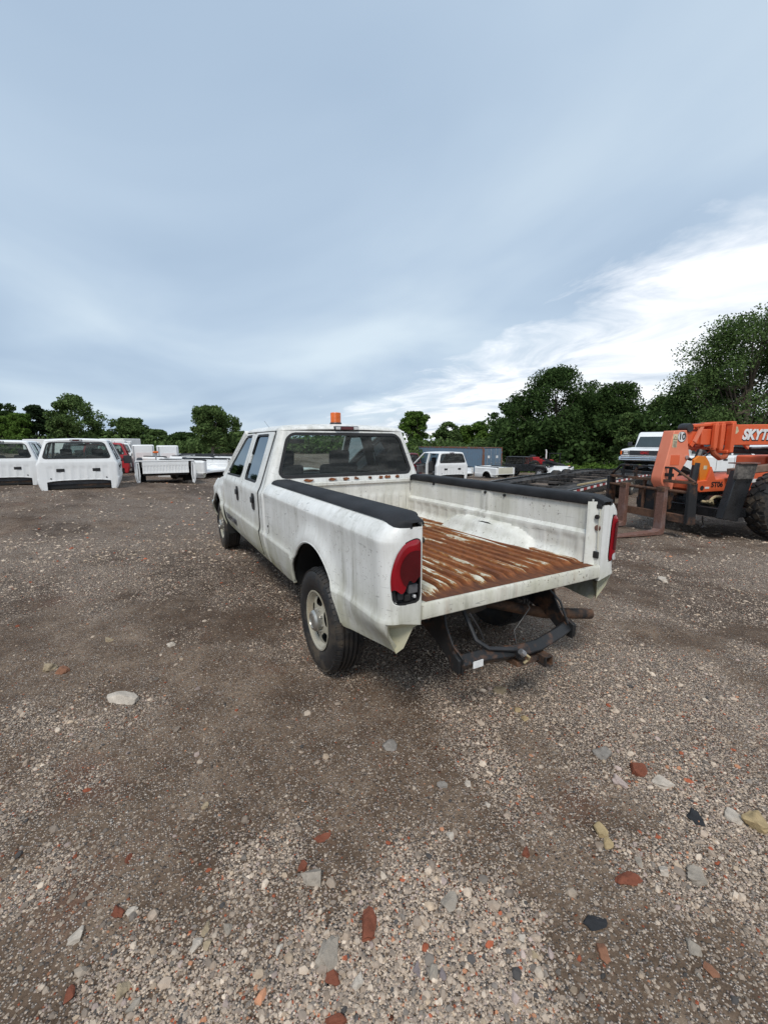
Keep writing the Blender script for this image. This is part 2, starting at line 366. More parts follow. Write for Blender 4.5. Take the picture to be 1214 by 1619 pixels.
def tyre_mat(name='worn_rubber', mud=0.65):
    n = NT(name); f = n.noise(5, 7, 0.7); g = n.noise(40, 3)
    c = n.mix(n.ramp(f, [(0.48, 0.0), (0.72, mud)]), (0.016, 0.016, 0.017), (0.13, 0.095, 0.06)); n.set('Base Color', c).set('Roughness', n.ramp(f, [(0.4, 0.5), (0.7, 0.9)])).bump(g, 0.2, 0.004); return n.m
M = {}
M['white'] = grimy_white('grimy_white_paint', grime=0.95, rust=0.85 - 0.06)
M['white_in'] = grimy_white('grimy_white_bed_paint', (0.79, 0.79, 0.75), 0.85, 0.7, 0.79, False)
M['sill'] = grimy_white('rust_stained_sill', (0.72, 0.70, 0.62), 1.5, 1.2, 1.6, False)
M['white_far'] = grimy_white('white_body_paint', (0.80, 0.81, 0.82), 0.22, 0.10, 0.1, False)
M['mossy'] = grimy_white('moss_stained_paint', (0.52, 0.49, 0.34), 1.0, 0.9, 1.0, False)
M['cream'] = grimy_white('cream_paint', (0.62, 0.60, 0.50), 0.5, 0.4, 0.3, False)
M['glass'] = glass('tinted_glass'); M['glass_dark'] = glass('dark_glass', (0.20, 0.22, 0.22))
M['floor'] = bed_floor_mat()
M['plastic'] = plain('black_plastic', (0.022, 0.023, 0.026), 0.48, 0, 0.3, 14, 0.12)
M['cap'] = plain('weathered_rail_cap', (0.020, 0.021, 0.024), 0.7, 0, 0.5, 5, 0.25, 0.28)
M['rubber'] = tyre_mat(); M['seal'] = plain('rubber_seal', (0.012, 0.012, 0.013), 0.6)
M['gap'] = plain('dark_inner_metal', (0.012, 0.012, 0.012), 0.8)
M['trim'] = plain('grey_interior', (0.10, 0.10, 0.105), 0.8, 0, 0.2, 10)
M['seat'] = plain('seat_fabric', (0.075, 0.078, 0.085), 0.9, 0, 0.3, 25)
M['rim'] = grimy_white('argent_wheel', (0.37, 0.335, 0.26), 1.0, 0.5, 1.2, False)
M['hub'] = plain('hub_cap_metal', (0.42, 0.41, 0.38), 0.35, 0.75, 0.2, 8)
M['chassis'] = rusty_steel('rusty_chassis', (0.055, 0.032, 0.02), (0.016, 0.016, 0.017), 0.46, 0.7)
M['rust'] = rusty_steel('brown_rusty_steel', (0.11, 0.058, 0.045), (0.19, 0.13, 0.12), 0.60, 0.8)
M['hitch'] = rusty_steel('black_hitch_paint', (0.09, 0.045, 0.025), (0.017, 0.018, 0.02), 0.44, 0.45)
def lens(name, col, rough=0.12):
    n = NT(name); n.set('Base Color', n.ramp(n.noise(7, 4), [(0.3, tuple(c * 0.8 for c in col)), (0.7, tuple(min(1, c * 1.2) for c in col))])).set('Roughness', rough).set('Coat Weight', 0.15).set('Subsurface Weight', 0.0); return n.m
M['lens'] = lens('red_lens', (0.24, 0.004, 0.010), 0.2); M['lens_dark'] = lens('dark_red_lens', (0.075, 0.003, 0.006), 0.2); M['amber'] = lens('amber_lens', (0.70, 0.13, 0.008), 0.4); M['clear'] = lens('clear_lens', (0.55, 0.55, 0.55))
M['chrome'] = plain('chrome', (0.65, 0.66, 0.68), 0.15, 1.0, 0.1, 5)
M['alu'] = plain('galvanised_steel', (0.45, 0.46, 0.48), 0.4, 0.8, 0.2, 6)
M['paper'] = plain('white_sticker', (0.75, 0.75, 0.74), 0.6, 0, 0.1, 30)
M['ink'] = plain('black_lettering', (0.02, 0.02, 0.022), 0.5); M['dkgrey'] = plain('dark_grey_lettering', (0.10, 0.10, 0.11), 0.5)
M['whitepaint'] = plain('white_lettering', (0.80, 0.80, 0.80), 0.5, 0, 0.08, 20)
M['redpaint'] = plain('red_paint', (0.36, 0.02, 0.025), 0.35, 0, 0.2, 3); M['maroon'] = plain('maroon_paint', (0.13, 0.008, 0.014), 0.3, 0, 0.2, 3)
M['blackpaint'] = plain('black_paint', (0.014, 0.015, 0.017), 0.28, 0, 0.3, 3)
M['silver'] = plain('silver_paint', (0.45, 0.46, 0.48), 0.35, 0.4, 0.1, 3)
M['tan'] = plain('tan_rope', (0.42, 0.34, 0.20), 0.9, 0, 0.3, 20, 0.4)
def orange(name, a, b):
    n = NT(name); f = n.noise(1.5, 5, 0.6); g = n.noise(9, 7, 0.72)
    c = n.ramp(f, [(0.32, a), (0.68, b)]); c = n.mix(n.ramp(g, [(0.62, 0.0), (0.80, 0.6)]), c, (0.16, 0.075, 0.04)); n.set('Base Color', c).set('Roughness', 0.55).bump(g, 0.08, 0.003); return n.m
M['orange'] = orange('orange_machine_paint', (0.66, 0.10, 0.028), (0.74, 0.145, 0.055)); M['faded'] = orange('faded_orange_paint', (0.74, 0.195, 0.105), (0.82, 0.29, 0.18))
M['amberpaint'] = orange('yellow_orange_paint', (0.66, 0.17, 0.012), (0.70, 0.22, 0.02))

# ------------------------------------------------------------------ pickup truck bodies (local frame: x forward, y left, z up, ground at 0)
_WZ = [0.44, 0.50, 0.58, 0.68, 0.74, 0.775, 0.80, 0.83, 1.0, 1.12, 1.185, 1.21, 1.24, 1.29, 1.84]
_WY = [0.895, 0.925, 0.955, 0.975, 0.985, 0.988, 0.978, 0.973, 0.976, 0.978, 0.980, 0.972, 0.955, 0.935, 0.752]
def Wcab(z): return float(np.interp(z, _WZ, _WY))
_BZ = [0.44, 0.50, 0.58, 0.68, 0.74, 0.775, 0.80, 0.83, 1.0, 1.14, 1.215, 1.235, 1.265, 1.295, 1.33]
_BY = [0.895, 0.922, 0.952, 0.973, 0.984, 0.988, 0.978, 0.972, 0.974, 0.976, 0.984, 0.977, 0.960, 0.930, 0.885]
def Wbox(z): return float(np.interp(z, _BZ, _BY))
AX_R, AX_F = 1.10, 5.48
XR = 2.525                                   # rear face of the cab
def lean(z): return 0.11 * max(0.0, z - 1.25) / 0.59
RC = 0.075
SIDE_OUT = [(2.60, 0.47), (4.97, 0.47), (4.97, 1.24), (4.20, 1.84), (2.60, 1.84)]
REAR_DOOR = [(2.79, 0.515), (3.652, 0.515), (3.652, 1.83), (2.79, 1.83)]
REAR_HOLE = [(2.718, 0.50), (3.66, 0.50), (3.66, 1.845), (2.718, 1.845)]
FRONT_DOOR = [(3.67, 0.52), (4.955, 0.52), (4.955, 1.235), (4.215, 1.825), (3.67, 1.825)]
REAR_WIN = [(2.985, 1.29), (3.585, 1.29), (3.535, 1.795), (2.985, 1.795)]
FRONT_WIN = [(3.825, 1.29), (4.75, 1.275), (4.72, 1.34), (4.175, 1.785), (3.785, 1.795)]
def cab_zs(): return sorted(set(lin(0.47, 0.85, 16) + lin(0.85, 1.18, 8) + lin(1.18, 1.30, 8) + lin(1.30, 1.84, 14) + [0.775, 0.8]))
def cab_xs(a, b, n): return lin(a, b, n)
def make_cab(T, paint, doors_left=True, doors_right=True, tint=None, third_lamp=True, interior=True):
    glm = tint or M['glass']; body = []
    for s in (1, -1):
        P = lambda x, z, o=0.0, s=s: (x, s * (Wcab(z) - o), z)
        off = (0, -s * 0.022, 0)
        def body_sdf(x, z):
            d = min(rpoly(x, z, SIDE_OUT), x - (XR + lean(z) + RC))
            return min(d, -rpoly(x, z, REAR_HOLE, 0.035), -rpoly(x, z, FRONT_DOOR, 0.035) - 0.009)
        xs = lin(2.6, 2.80, 10) + lin(2.83, 3.62, 12) + lin(3.64, 3.69, 5) + lin(3.75, 4.97, 22)
        b = MB().sheet(xs, cab_zs(), P, body_sdf, off).build('body_side', paint, T)
        # inner skin, near black so the shut lines look shaded; lines the windows too
        has = doors_left if s == 1 else doors_right
        if has:
            MB().sheet(lin(2.70, 3.675, 64), cab_zs(), lambda x, z: P(x, z, 0.005), lambda x, z: min(max(rpoly(x, z, REAR_HOLE, 0.035), rpoly(x, z, FRONT_DOOR, 0.035) + 0.012) - 0.002, -rpoly(x, z, REAR_DOOR, 0.035) - 0.001)).build('shut_line_shade', M['seal'], T)  # black strip filling the door gap, its shade put in as colour
            MB().sheet(xs, cab_zs(), lambda x, z: P(x, z, 0.035), lambda x, z: min(rpoly(x, z, SIDE_OUT) - 0.01, x - (XR + lean(z) + RC), -rpoly(x, z, REAR_WIN, 0.05), -rpoly(x, z, FRONT_WIN, 0.05))).build('inner_panel', M['gap'], T)
            for nm, dp, wp, hx in (('rear_door', REAR_DOOR, REAR_WIN, 2.965), ('front_door', FRONT_DOOR, FRONT_WIN, 3.86)):
                x0, x1 = dp[0][0], dp[1][0]
                d = MB().sheet(lin(x0, x1, 26), cab_zs(), P, lambda x, z: min(rpoly(x, z, dp, 0.035), -rpoly(x, z, wp, 0.05)), off).build(nm, paint, T)
                MB().sheet(lin(x0, x1, 26), cab_zs(), lambda x, z: P(x, z, -0.0015), lambda x, z: min(rpoly(x, z, wp, 0.05) + 0.016, -rpoly(x, z, wp, 0.05) + 0.008), (0, -s * 0.02, 0)).build('window_seal', M['seal'], d)
                MB().sheet(lin(x0, x1, 12), lin(1.25, 1.82, 8), lambda x, z: P(x, z, 0.014), lambda x, z: rpoly(x, z, wp, 0.05) + 0.006).build('window_glass', glm, d)
                # handle: bezel and paddle
                y0 = s * 0.978
                h = MB().sheet(lin(hx - 0.05, hx + 0.07, 8), lin(0.98, 1.17, 6), lambda x, z: (x, s * (Wcab(z) + 0.010), z), lambda x, z: rbox(x, z, hx - 0.05, hx + 0.07, 0.985, 1.165, 0.03), (0, -s * 0.02, 0)).build('door_handle', M['plastic'], d)
                MB().box(hx - 0.035, hx + 0.055, *sorted((y0 + s * 0.012, y0 + s * 0.028)), 1.06, 1.125).build('paddle', M['plastic'], h, bevel=0.006)
        else:
            MB().box(2.62, 4.95, *sorted((s * 0.70, s * 0.93)), 0.47, 0.56).build('door_sill', paint, T)
            MB().bar((3.66, s * 0.90, 0.5), (3.66, s * 0.90, 1.25), 0.10, 0.10, (1, 0, 0)).bar((3.66, s * 0.90, 1.25), (3.64, s * 0.75, 1.82), 0.09, 0.09, (1, 0, 0)).build('centre_pillar', paint, T)
    # rear wall
    def rx(y, z):
        d = Wcab(z) - abs(y); x = XR + lean(z)
        if d < RC: x += RC - math.sqrt(max(0.0, RC * RC - (RC - d) ** 2))
        if 0.74 < z < 1.14 and abs(y) < 0.74:
            ph = (y + 0.74) / 0.185; fr = ph - math.floor(ph); x += 0.012 * min(1, max(0, min(fr, 1 - fr) - 0.12) * 14) * min(1, (z - 0.74) * 30, (1.14 - z) * 30)
        return x
    RW = [(-0.80, 1.365), (0.80, 1.365), (0.665, 1.805), (-0.665, 1.805)]
    def rw_sdf(y, z):
        cut = min(0.76 - abs(y) + 0.0, 0.70 + 0.045 * (1 - (abs(y) / 0.76) ** 4) - z)
        return min(Wcab(z) - abs(y) + 1e-4, -rpoly(y, z, RW, 0.075), -cut)
    ys = sorted(set([round(t, 4) for t in lin(-0.89, 0.89, 60)] + [s * (0.99 - t) for s in (1, -1) for t in (0.0, 0.004, 0.012, 0.022, 0.034, 0.05, 0.07, 0.085)]))
    zs = cab_zs()
    # parametrise y by the width at each height so that the edge follows the flank
    MB().sheet(lin(-1, 1, 81), zs, lambda t, z: (rx(wy(t, z), z), wy(t, z), z), lambda t, z: rw_sdf(wy(t, z), z), (0.022, 0, 0)).build('rear_wall', paint, T)
    MB().sheet(lin(-0.87, 0.87, 50), lin(1.33, 1.84, 18), lambda y, z: (XR + lean(z) - 0.004, y, z), lambda y, z: min(rpoly(y, z, RW, 0.075) + 0.018, -rpoly(y, z, RW, 0.075) + 0.014), (0.03, 0, 0)).build('rear_window_seal', M['seal'], T)
    MB().sheet(lin(-0.85, 0.85, 30), lin(1.34, 1.83, 12), lambda y, z: (XR + lean(z) + 0.010, y, z), lambda y, z: rpoly(y, z, RW, 0.075) + 0.01).build('rear_window', glm, T)
    for s in (1, -1):
        v = MB().box(XR - 0.008, XR + 0.03, *sorted((s * 0.33, s * 0.52)), 0.985, 1.075).build('cab_vent', M['plastic'], T, bevel=0.012)
        for k in range(3): MB().box(XR - 0.012, XR, *sorted((s * 0.345, s * 0.505)), 1.0 + k * 0.025, 1.008 + k * 0.025).build('louvre', M['gap'], v)
        MB().lathe([(0.0, -0.006), (0.018, -0.006), (0.018, 0.01)], (XR, s * 0.66, 0.80), (1, 0, 0), 10).build('drain_plug', M['seal'], T)
    # roof
    x0 = XR + lean(1.84); x1 = 4.23
    def rsdf(x, y): return rbox(x, y, x0, x1, -0.752, 0.752, RC)
    def rz(x, y):
        d = max(0.0, rsdf(x, y)); t = min(1.0, d / 0.16)
        return 1.84 + 0.055 * math.sqrt(max(0, 1 - (1 - t) ** 2)) + 0.032 * max(0, 1 - (abs(y) / 0.75) ** 2) * max(0, 1 - ((x - 3.35) / 0.92) ** 4)
    e = [0, 0.003, 0.01, 0.022, 0.04, 0.065, 0.1, 0.14]
    MB().sheet([x0 + t for t in e] + lin(x0 + 0.2, x1 - 0.2, 14) + [x1 - t for t in reversed(e)], [-0.752 + t for t in e] + lin(-0.58, 0.58, 13) + [0.752 - t for t in reversed(e)], lambda x, y: (x, y, rz(x, y)), rsdf).build('roof', paint, T)
    MB().sheet(lin(x0 + 0.03, x1, 8), lin(-0.72, 0.72, 8), lambda x, y: (x, y, 1.835)).build('headliner', M['trim'], T)
    if third_lamp:
        l = MB().box(x0 - 0.028, x0 + 0.12, -0.145, 0.145, 1.848, 1.895).build('high_brake_lamp', M['plastic'], T, bevel=0.012)
        MB().box(x0 - 0.034, x0, -0.075, 0.075, 1.855, 1.888).build('lens', M['lens_dark'], l, bevel=0.004)
        for s in (-0.108, 0.108): MB().box(x0 - 0.033, x0, s - 0.028, s + 0.028, 1.856, 1.887).build('cargo_lens', M['clear'], l, bevel=0.004)
    # windscreen and pillars, cowl
    MB().sheet(lin(0, 1, 8), lin(-1, 1, 14), lambda t, q: (4.96 - 0.745 * t + 0.10 * (1 - q * q) * (1 - 0.6 * t), q * (0.90 - 0.19 * t), 1.235 + 0.60 * t)).build('windscreen', M['glass'], T)
    for s in (1, -1): MB().bar((4.99, s * 0.93, 1.22), (4.20, s * 0.735, 1.845), 0.075, 0.07).build('front_pillar', paint, T, bevel=0.012)
    MB().box(4.90, 5.05, -0.93, 0.93, 1.17, 1.235).build('cowl', M['plastic'], T, bevel=0.02)
    if interior:
        MB().box(2.60, 4.9, -0.88, 0.88, 0.50, 0.56).build('cab_floor', M['gap'], T)
        MB().sheet(lin(0, 1, 6), lin(-0.88, 0.88, 10), lambda t, y: (4.78 + 0.16 * t, y, 1.22 - 0.10 * (1 - t) - 0.04 * y * y)).box(4.66, 4.86, -0.86, 0.86, 0.72, 1.13).build('dashboard', M['trim'], T, bevel=0.02)
        def seat(name, xa, y0, y1, top, heads):
            st = MB().box(xa, xa + 0.50, y0, y1, 0.72, 0.90).build(name, M['seat'], T, bevel=0.05)
            MB().prism([(xa - 0.02, 0.80), (xa + 0.13, 0.80), (xa + 0.0, top), (xa - 0.13, top)], 1, y0, y1).build('backrest', M['seat'], st, bevel=0.05)
            for h in heads: MB().prism([(xa - 0.11, top - 0.01), (xa - 0.01, top - 0.01), (xa - 0.04, top + 0.19), (xa - 0.13, top + 0.19)], 1, h - 0.15, h + 0.15).build('headrest', M['seat'], st, bevel=0.04)
        seat('rear_bench', 2.92, -0.72, 0.72, 1.36, ())
        seat('front_seat', 3.85, 0.12, 0.68, 1.42, (0.40,)); seat('front_seat', 3.85, -0.68, -0.12, 1.42, (-0.40,))
        MB().lathe([(0.19 + 0.016 * math.cos(a), 0.016 * math.sin(a)) for a in lin(0, 2 * math.pi, 9)[:-1]], (4.52, 0.40, 1.20), (0.8, 0, -0.5), 20, True).bar((4.50, 0.22, 1.20), (4.50, 0.58, 1.20), 0.03, 0.03).tube([(4.53, 0.40, 1.20), (4.75, 0.40, 1.06)], 0.03).build('steering_wheel', M['plastic'], T)
        MB().box(4.36, 4.39, 0.02 - 0.12, 0.14, 1.70, 1.765).tube([(4.39, 0.02, 1.74), (4.44, 0.02, 1.80)], 0.01, 6).build('rear_view_mirror', M['plastic'], T, bevel=0.012)
        MB().box(2.66, 2.69, -0.80, 0.80, 0.6, 1.32).build('rear_trim', M['trim'], T)
def wy(t, z):
    """t in -1..1 across the rear wall; denser towards the rounded corners"""
    a = abs(t); W_ = Wcab(z); k = 0.86
    y = a / k * (W_ - RC * 1.05) if a < k else (W_ - RC * 1.05) + RC * 1.05 * math.sin((a - k) / (1 - k) * math.pi / 2)
    return math.copysign(y, t)

def arch_sdf(x, z, xc, zc=0.50, hw=0.505, top=1.0):
    """positive inside the wheel opening"""
    if z < zc: return min(hw - abs(x - xc), 0.6) * 1.0
    return (1 - math.sqrt(((x - xc) / hw) ** 2 + ((z - zc) / (top - zc)) ** 2)) * hw
YJ = 0.76                                    # inner edge of the tailgate opening
CR = 0.10
def box_pos(q, z, o=0.0):
    """q: 0..0.12 rear face, ..0.25 corner, then x = CR + q - 0.25"""
    W_ = Wbox(z) - o; xo = o
    if q < 0.12: return (xo, YJ + (W_ - CR - YJ) * q / 0.12, z)
    if q < 0.25:
        a = (q - 0.12) / 0.13 * math.pi / 2; return (xo + (CR - xo) * (1 - math.cos(a)) if o else CR * (1 - math.cos(a)), W_ - CR + CR * math.sin(a) - 0.085 * float(sst(0.76, 0.56, z)), z)
    x = CR + q - 0.25
    ra = math.hypot((x - AX_R) / 0.505, (z - 0.5) / 0.5) if z > 0.5 else abs(x - AX_R) / 0.505
    fl = 0.030 * math.exp(-((ra - 1.02) / 0.16) ** 2) * (1 if z > 0.5 else max(0, 1 - (0.5 - z) * 3))
    return (x, W_ + fl - 0.085 * float(sst(0.76, 0.56, z)) * float(sst(0.55, 0.06, x)), z)
LAMP = [(0.004, 0.872), (0.172, 0.872), (0.190, 0.98), (0.180, 1.09), (0.150, 1.175), (0.10, 1.222), (0.004, 1.232)]
LAMP_R = [(0.090, 0.872), (0.205, 0.872), (0.215, 0.99), (0.200, 1.15), (0.165, 1.21), (0.100, 1.222)]
LSIDE = [1]
def lamp_sdf(q, z): return rpoly(q, z, LAMP if LSIDE[0] == 1 else LAMP_R, 0.035)
def box_bottom(q):
    if q < 0.12: return 0.742 + 0.03 * q / 0.12
    if q < 0.19: return 0.772
    if q < 0.25: return 0.772 - 0.21 * (q - 0.19) / 0.06
    x = CR + q - 0.25
    if x < AX_R: return 0.56
    return 0.56 - 0.09 * min(1, max(0, (x - 1.5) / 0.4))
LX = 2.50
def make_bed(T, paint, inner, floor_mat, lamps=True, broken=False, caps=True, tailgate=None, sides=(1, -1)):
    zs = sorted(set(lin(0.44, 0.86, 20) + lin(0.86, 1.2, 14) + lin(1.2, 1.33, 8) + [0.775, 0.8, 1.215, 1.235]))
    qs = lin(0, 0.12, 8) + lin(0.13, 0.25, 9) + lin(0.27, 0.60, 14) + lin(0.62, 1.90, 54) + lin(1.95, 0.25 + LX - CR, 12)
    for s in (1, -1):
        LSIDE[0] = s
        fl = lambda p: (p[0], s * p[1], p[2])
        def sdf(q, z):
            x = CR + q - 0.25; d = min(z - box_bottom(q), 1.331 - 0.045 * float(sst(0.20, 0.02, max(0.0, x))) - z)
            d = min(d, -arch_sdf(x, z, AX_R - 0.02) if q > 0.25 else 1.0)
            if lamps: d = min(d, -lamp_sdf(q, z))
            return d
        side = MB().sheet(qs, zs, lambda q, z: fl(box_pos(q, z)), sdf, lambda q, z: (0.02, 0, 0) if q < 0.12 else (0.0, -s * 0.02, 0)).build('box_side', paint, T)
        # folded lower rear corner
        MB().add([fl(p) for p in ((0.03, 0.955, 0.778), (0.004, 0.772, 0.745), (0.03, 0.79, 0.72), (0.055, 0.835, 0.60), (0.082, 0.868, 0.562), (0.13, 0.88, 0.69), (0.05, 0.93, 0.67))], [(0, 1, 5), (1, 2, 5), (2, 3, 5), (3, 4, 5), (0, 5, 6), (6, 5, 4)] if s == -1 else [(5, 1, 0), (5, 2, 1), (5, 3, 2), (5, 4, 3), (6, 5, 0), (4, 5, 6)]).build('corner_fold', M['mossy'] if paint is M['white'] else M['cream'], side, sharp=20)
        # wheelhouse liner seen through the opening
        def wl(a, t):
            ang = math.pi * a; return fl((AX_R - 0.02 + 0.535 * math.cos(ang), 0.955 - 0.30 * t, 0.46 + 0.55 * math.sin(ang)))
        MB().sheet(lin(0.03, 0.97, 22), lin(0, 1, 4), wl).add([fl((AX_R - 0.02 + r * math.cos(a), 0.655, 0.46 + r * math.sin(a) * 1.03)) for a in lin(0, math.pi, 13) for r in (0.0, 0.535)], [(2 * i, 2 * i + 1, 2 * i + 3, 2 * i + 2) for i in range(12)]).build('wheelhouse_liner', M['gap'], T)
        # rolled lip of the wheel opening
        lip = []
        for a in lin(-0.02, 1.02, 30):
            an = math.pi * a; x = AX_R - 0.02 + 0.505 * math.cos(an); z = 0.5 + 0.5 * math.sin(an)
            if z < box_bottom(x + 0.165) + 0.0: continue
            p = box_pos(x - CR + 0.25, max(z, 0.5)); lip.append(fl((x, p[1] - 0.008, z)))
        MB().tube(lip, 0.011, 6).build('arch_lip', paint, side)
        # inner wall
        def yin(x, z):
            y = 0.745 - 0.028 * float(sst(1.10, 1.07, z))
            if z < 1.06:
                ph = x / 0.155; fr = ph - math.floor(ph); y += 0.010 * min(1, max(0, min(fr, 1 - fr) - 0.10) * 12) * min(1, max(0, (1.05 - z) * 30))
            if abs(x - 1.16) < 0.07: y -= 0.014 * min(1, (0.07 - abs(x - 1.16)) * 60)
            y0_ = y
            e = max(0.0, 1 - abs((x - (AX_R + 0.02)) / 0.60) ** 3 - (max(0, z - 0.80) / 0.225) ** 2.5)
            y = y + (0.712 - y) * min(1, e * 5); y -= 0.105 * e ** 0.45 if e > 0 else 0
            y -= 0.07 * max(0.0, 1 - (z - 0.862) / 0.09) ** 2 * float(sst(0.07, 0.30, x))
            return y
        iw = MB().sheet(lin(0.07, LX - 0.04, 110), lin(0.862, 1.325, 38), lambda x, z: fl((x, yin(x, z), z))).build('inner_wall', inner, T)
        for hx, hz in ((0.93, 1.26), (1.99, 1.27), (1.16, 1.265)): MB().lathe([(0, -0.012), (0.013, -0.012), (0.013, 0.004)], fl((hx, yin(hx, hz) - 0.0, hz)), (0, s, 0), 10).build('stake_hole', M['seal'], iw)
        # jamb of the tailgate opening
        jb = MB().sheet(lin(0.0, 0.085, 5), lin(0.76, 1.31, 20), lambda x, z: fl((x + 0.001, YJ - 0.003 - 0.055 * float(sst(0.045, 0.085, x)) , z))).build('tailgate_jamb', inner, T)
        MB().box(0.012, 0.055, *sorted((s * (YJ - 0.012), s * (YJ + 0.01))), 1.262, 1.292).build('bumper_pad', M['seal'], jb, bevel=0.005)
        MB().lathe([(0, -0.022), (0.016, -0.022), (0.016, -0.008), (0.008, -0.006), (0.008, 0.01), (0.022, 0.01)], fl((0.032, YJ - 0.008, 1.205)), (0, s, 0), 12).build('striker_bolt', M['chassis'], jb)
        MB().lathe([(0, -0.012), (0.02, -0.010), (0.022, 0.01)], fl((0.032, YJ - 0.006, 1.125)), (0, s, 0), 12).build('grommet', M['rust'], jb)
        MB().box(0.010, 0.052, *sorted((s * (YJ - 0.014), s * (YJ + 0.01))), 0.905, 0.955).build('bumper_pad', M['seal'], jb, bevel=0.006)
        MB().lathe([(0, -0.02), (0.018, -0.02), (0.018, 0.01)], fl((0.03, YJ - 0.004, 0.815)), (0, s, 0), 10).build('hinge_trunnion', M['chassis'], jb)
        MB().tube([fl((0.02, YJ - 0.013, 1.26)), fl((0.022, YJ - 0.014, 1.1)), fl((0.017, YJ - 0.013, 0.97))], 0.004, 5).build('rubber_strip', M['cream'], jb)
        # rail cap
        if caps:
            prof = [(0.726, 1.284), (0.722, 1.292), (0.722, 1.338), (0.735, 1.351), (0.78, 1.355), (0.86, 1.353), (0.895, 1.344), (0.912, 1.328), (0.918, 1.314)]
            xs_ = [-0.006, -0.002, 0.006, 0.02, 0.045, 0.08, 0.10, 0.14] + lin(0.2, LX - 0.14, 10) + [LX - 0.10, LX - 0.07, LX - 0.06]
            def cp(x, t):
                k = t * (len(prof) - 1); i = min(int(k), len(prof) - 2); f_ = k - i; y = prof[i][0] * (1 - f_) + prof[i + 1][0] * f_; z = prof[i][1] * (1 - f_) + prof[i + 1][1] * f_
                e = float(sst(0.16, 0.0, x))
                if z > 1.30: z -= 0.030 * e * e
                z -= 0.020 * e * float(sst(0.86, 0.92, y))          # the cap laps down over the outer corner
                y = min(y, 0.925 - (CR - math.sqrt(max(0.0, CR * CR - (CR - max(0.0, min(x, CR))) ** 2))))
                y = max(y, YJ - 0.008) if x < 0.085 else y
                if x < 0.004: z = 1.30 + (z - 1.30) * 0.5
                if x > LX - 0.12: y -= 0.04 * float(sst(LX - 0.12, LX - 0.06, x)) * float(sst(0.90, 0.96, y)); z -= 0.012 * float(sst(LX - 0.09, LX - 0.06, x))
                return fl((x, y, z))
            MB().sheet(xs_, lin(0, 1, 17), cp).build('rail_cap', M['cap'], T, sharp=55)
        MB().sheet([0.17, 0.5, 1, 1.5, 2, LX - 0.005], lin(0.745, 0.89, 4), lambda x, y: fl((x, y, 1.322))).build('rail_top', paint, T)
        # lamp
        if lamps:
            br = broken and s == 1
            hs = MB().sheet(lin(0, 0.27, 30), lin(0.86, 1.24, 26), lambda q, z: fl(box_pos(q, z, 0.035)), lambda q, z: lamp_sdf(q, z) + 0.004).build('tail_lamp', M['plastic'], T)
            MB().sheet(lin(0, 0.27, 30), lin(0.86, 1.24, 60), lambda q, z: fl(box_pos(q, z, 0.003)), lambda q, z: min(lamp_sdf(q, z) + 0.003, 0.009 - lamp_sdf(q, z)), lambda q, z: (0.02, 0, 0) if q < 0.16 else (0.0, -s * 0.02, 0)).build('lamp_gasket', M['seal'], hs)
            def jag(q): return 0.955 + 0.012 * math.sin(q * 90) + 0.05 * float(sst(0.11, 0.07, q)) - 0.02 * float(sst(0.15, 0.24, q)) if br else 0.80
            bul = lambda q, z: -0.012 * min(1.0, max(0, lamp_sdf(q, z)) / 0.03)
            MB().sheet(lin(0, 0.24, 60), lin(0.86, 1.24, 60), lambda q, z: fl(box_pos(q, z, bul(q, z))), lambda q, z: min(lamp_sdf(q, z) - 0.006, z - jag(q))).build('red_lens', M['lens'], hs, sharp=60)
            cr_ = lambda q, z: 0.085 - math.hypot(q - (0.045 if s == 1 else 0.15), (z - 1.06) * 0.80)
            MB().sheet(lin(0, 0.27, 40), lin(0.90, 1.24, 40), lambda q, z: fl(box_pos(q, z, -0.0145)), lambda q, z: min(cr_(q, z), lamp_sdf(q, z) - 0.016, z - jag(q) - 0.004)).build('round_lens', M['lens_dark'], hs, sharp=60)
            if not br:
                MB().sheet(lin(0, 0.27, 30), lin(0.87, 0.95, 8), lambda q, z: fl(box_pos(q, z, -0.014)), lambda q, z: min(rbox(q, z, 0.11, 0.19, 0.885, 0.935, 0.02), 1)).build('reverse_lens', M['clear'], hs)
            else:
                for (ya, yb, za, zb, mm) in ((0.775, 0.835, 0.925, 0.975, 'trim'), (0.785, 0.80, 0.895, 0.915, 'clear'), (0.82, 0.86, 0.885, 0.925, 'gap'), (0.865, 0.90, 0.90, 0.94, 'plastic')):
                    MB().box(0.008, 0.05, ya, yb, za, zb).build('broken_socket', M[mm], hs, bevel=0.006)
    # floor: corrugated sheet
    def fz(y):
        ph = (y + 0.72) / 0.09; fr = ph - math.floor(ph); return 0.858 + 0.026 * min(1, max(0, 0.5 - abs(fr - 0.5) - 0.16) * 9)
    def fpos(x, y):
        z = fz(y) - (fz(y) - 0.860) * float(sst(0.16, 0.08, x)) ; return (x, y, z)
    ysf = []
    for k in range(17):
        for t in (0.0, 0.14, 0.2, 0.27, 0.34, 0.5, 0.66, 0.73, 0.8, 0.88): ysf.append(-0.72 + 0.09 * (k + t))
    ysf = [t for t in ysf if t < 0.72] + [0.72]
    fm = MB().sheet([0.0, 0.03, 0.08, 0.10, 0.12, 0.14, 0.16, 0.2] + lin(0.3, LX - 0.03, 14), ysf, fpos).build('bed_floor', floor_mat, T, sharp=50)
    # sill below the floor
    MB().prism([(-0.004, 0.862), (-0.012, 0.848), (-0.010, 0.772), (0.03, 0.757), (0.06, 0.765), (0.06, 0.855)], 1, -YJ + 0.002, YJ - 0.002)  .build('rear_sill', M['sill'] if inner is M['white_in'] else inner, T, bevel=0.004)
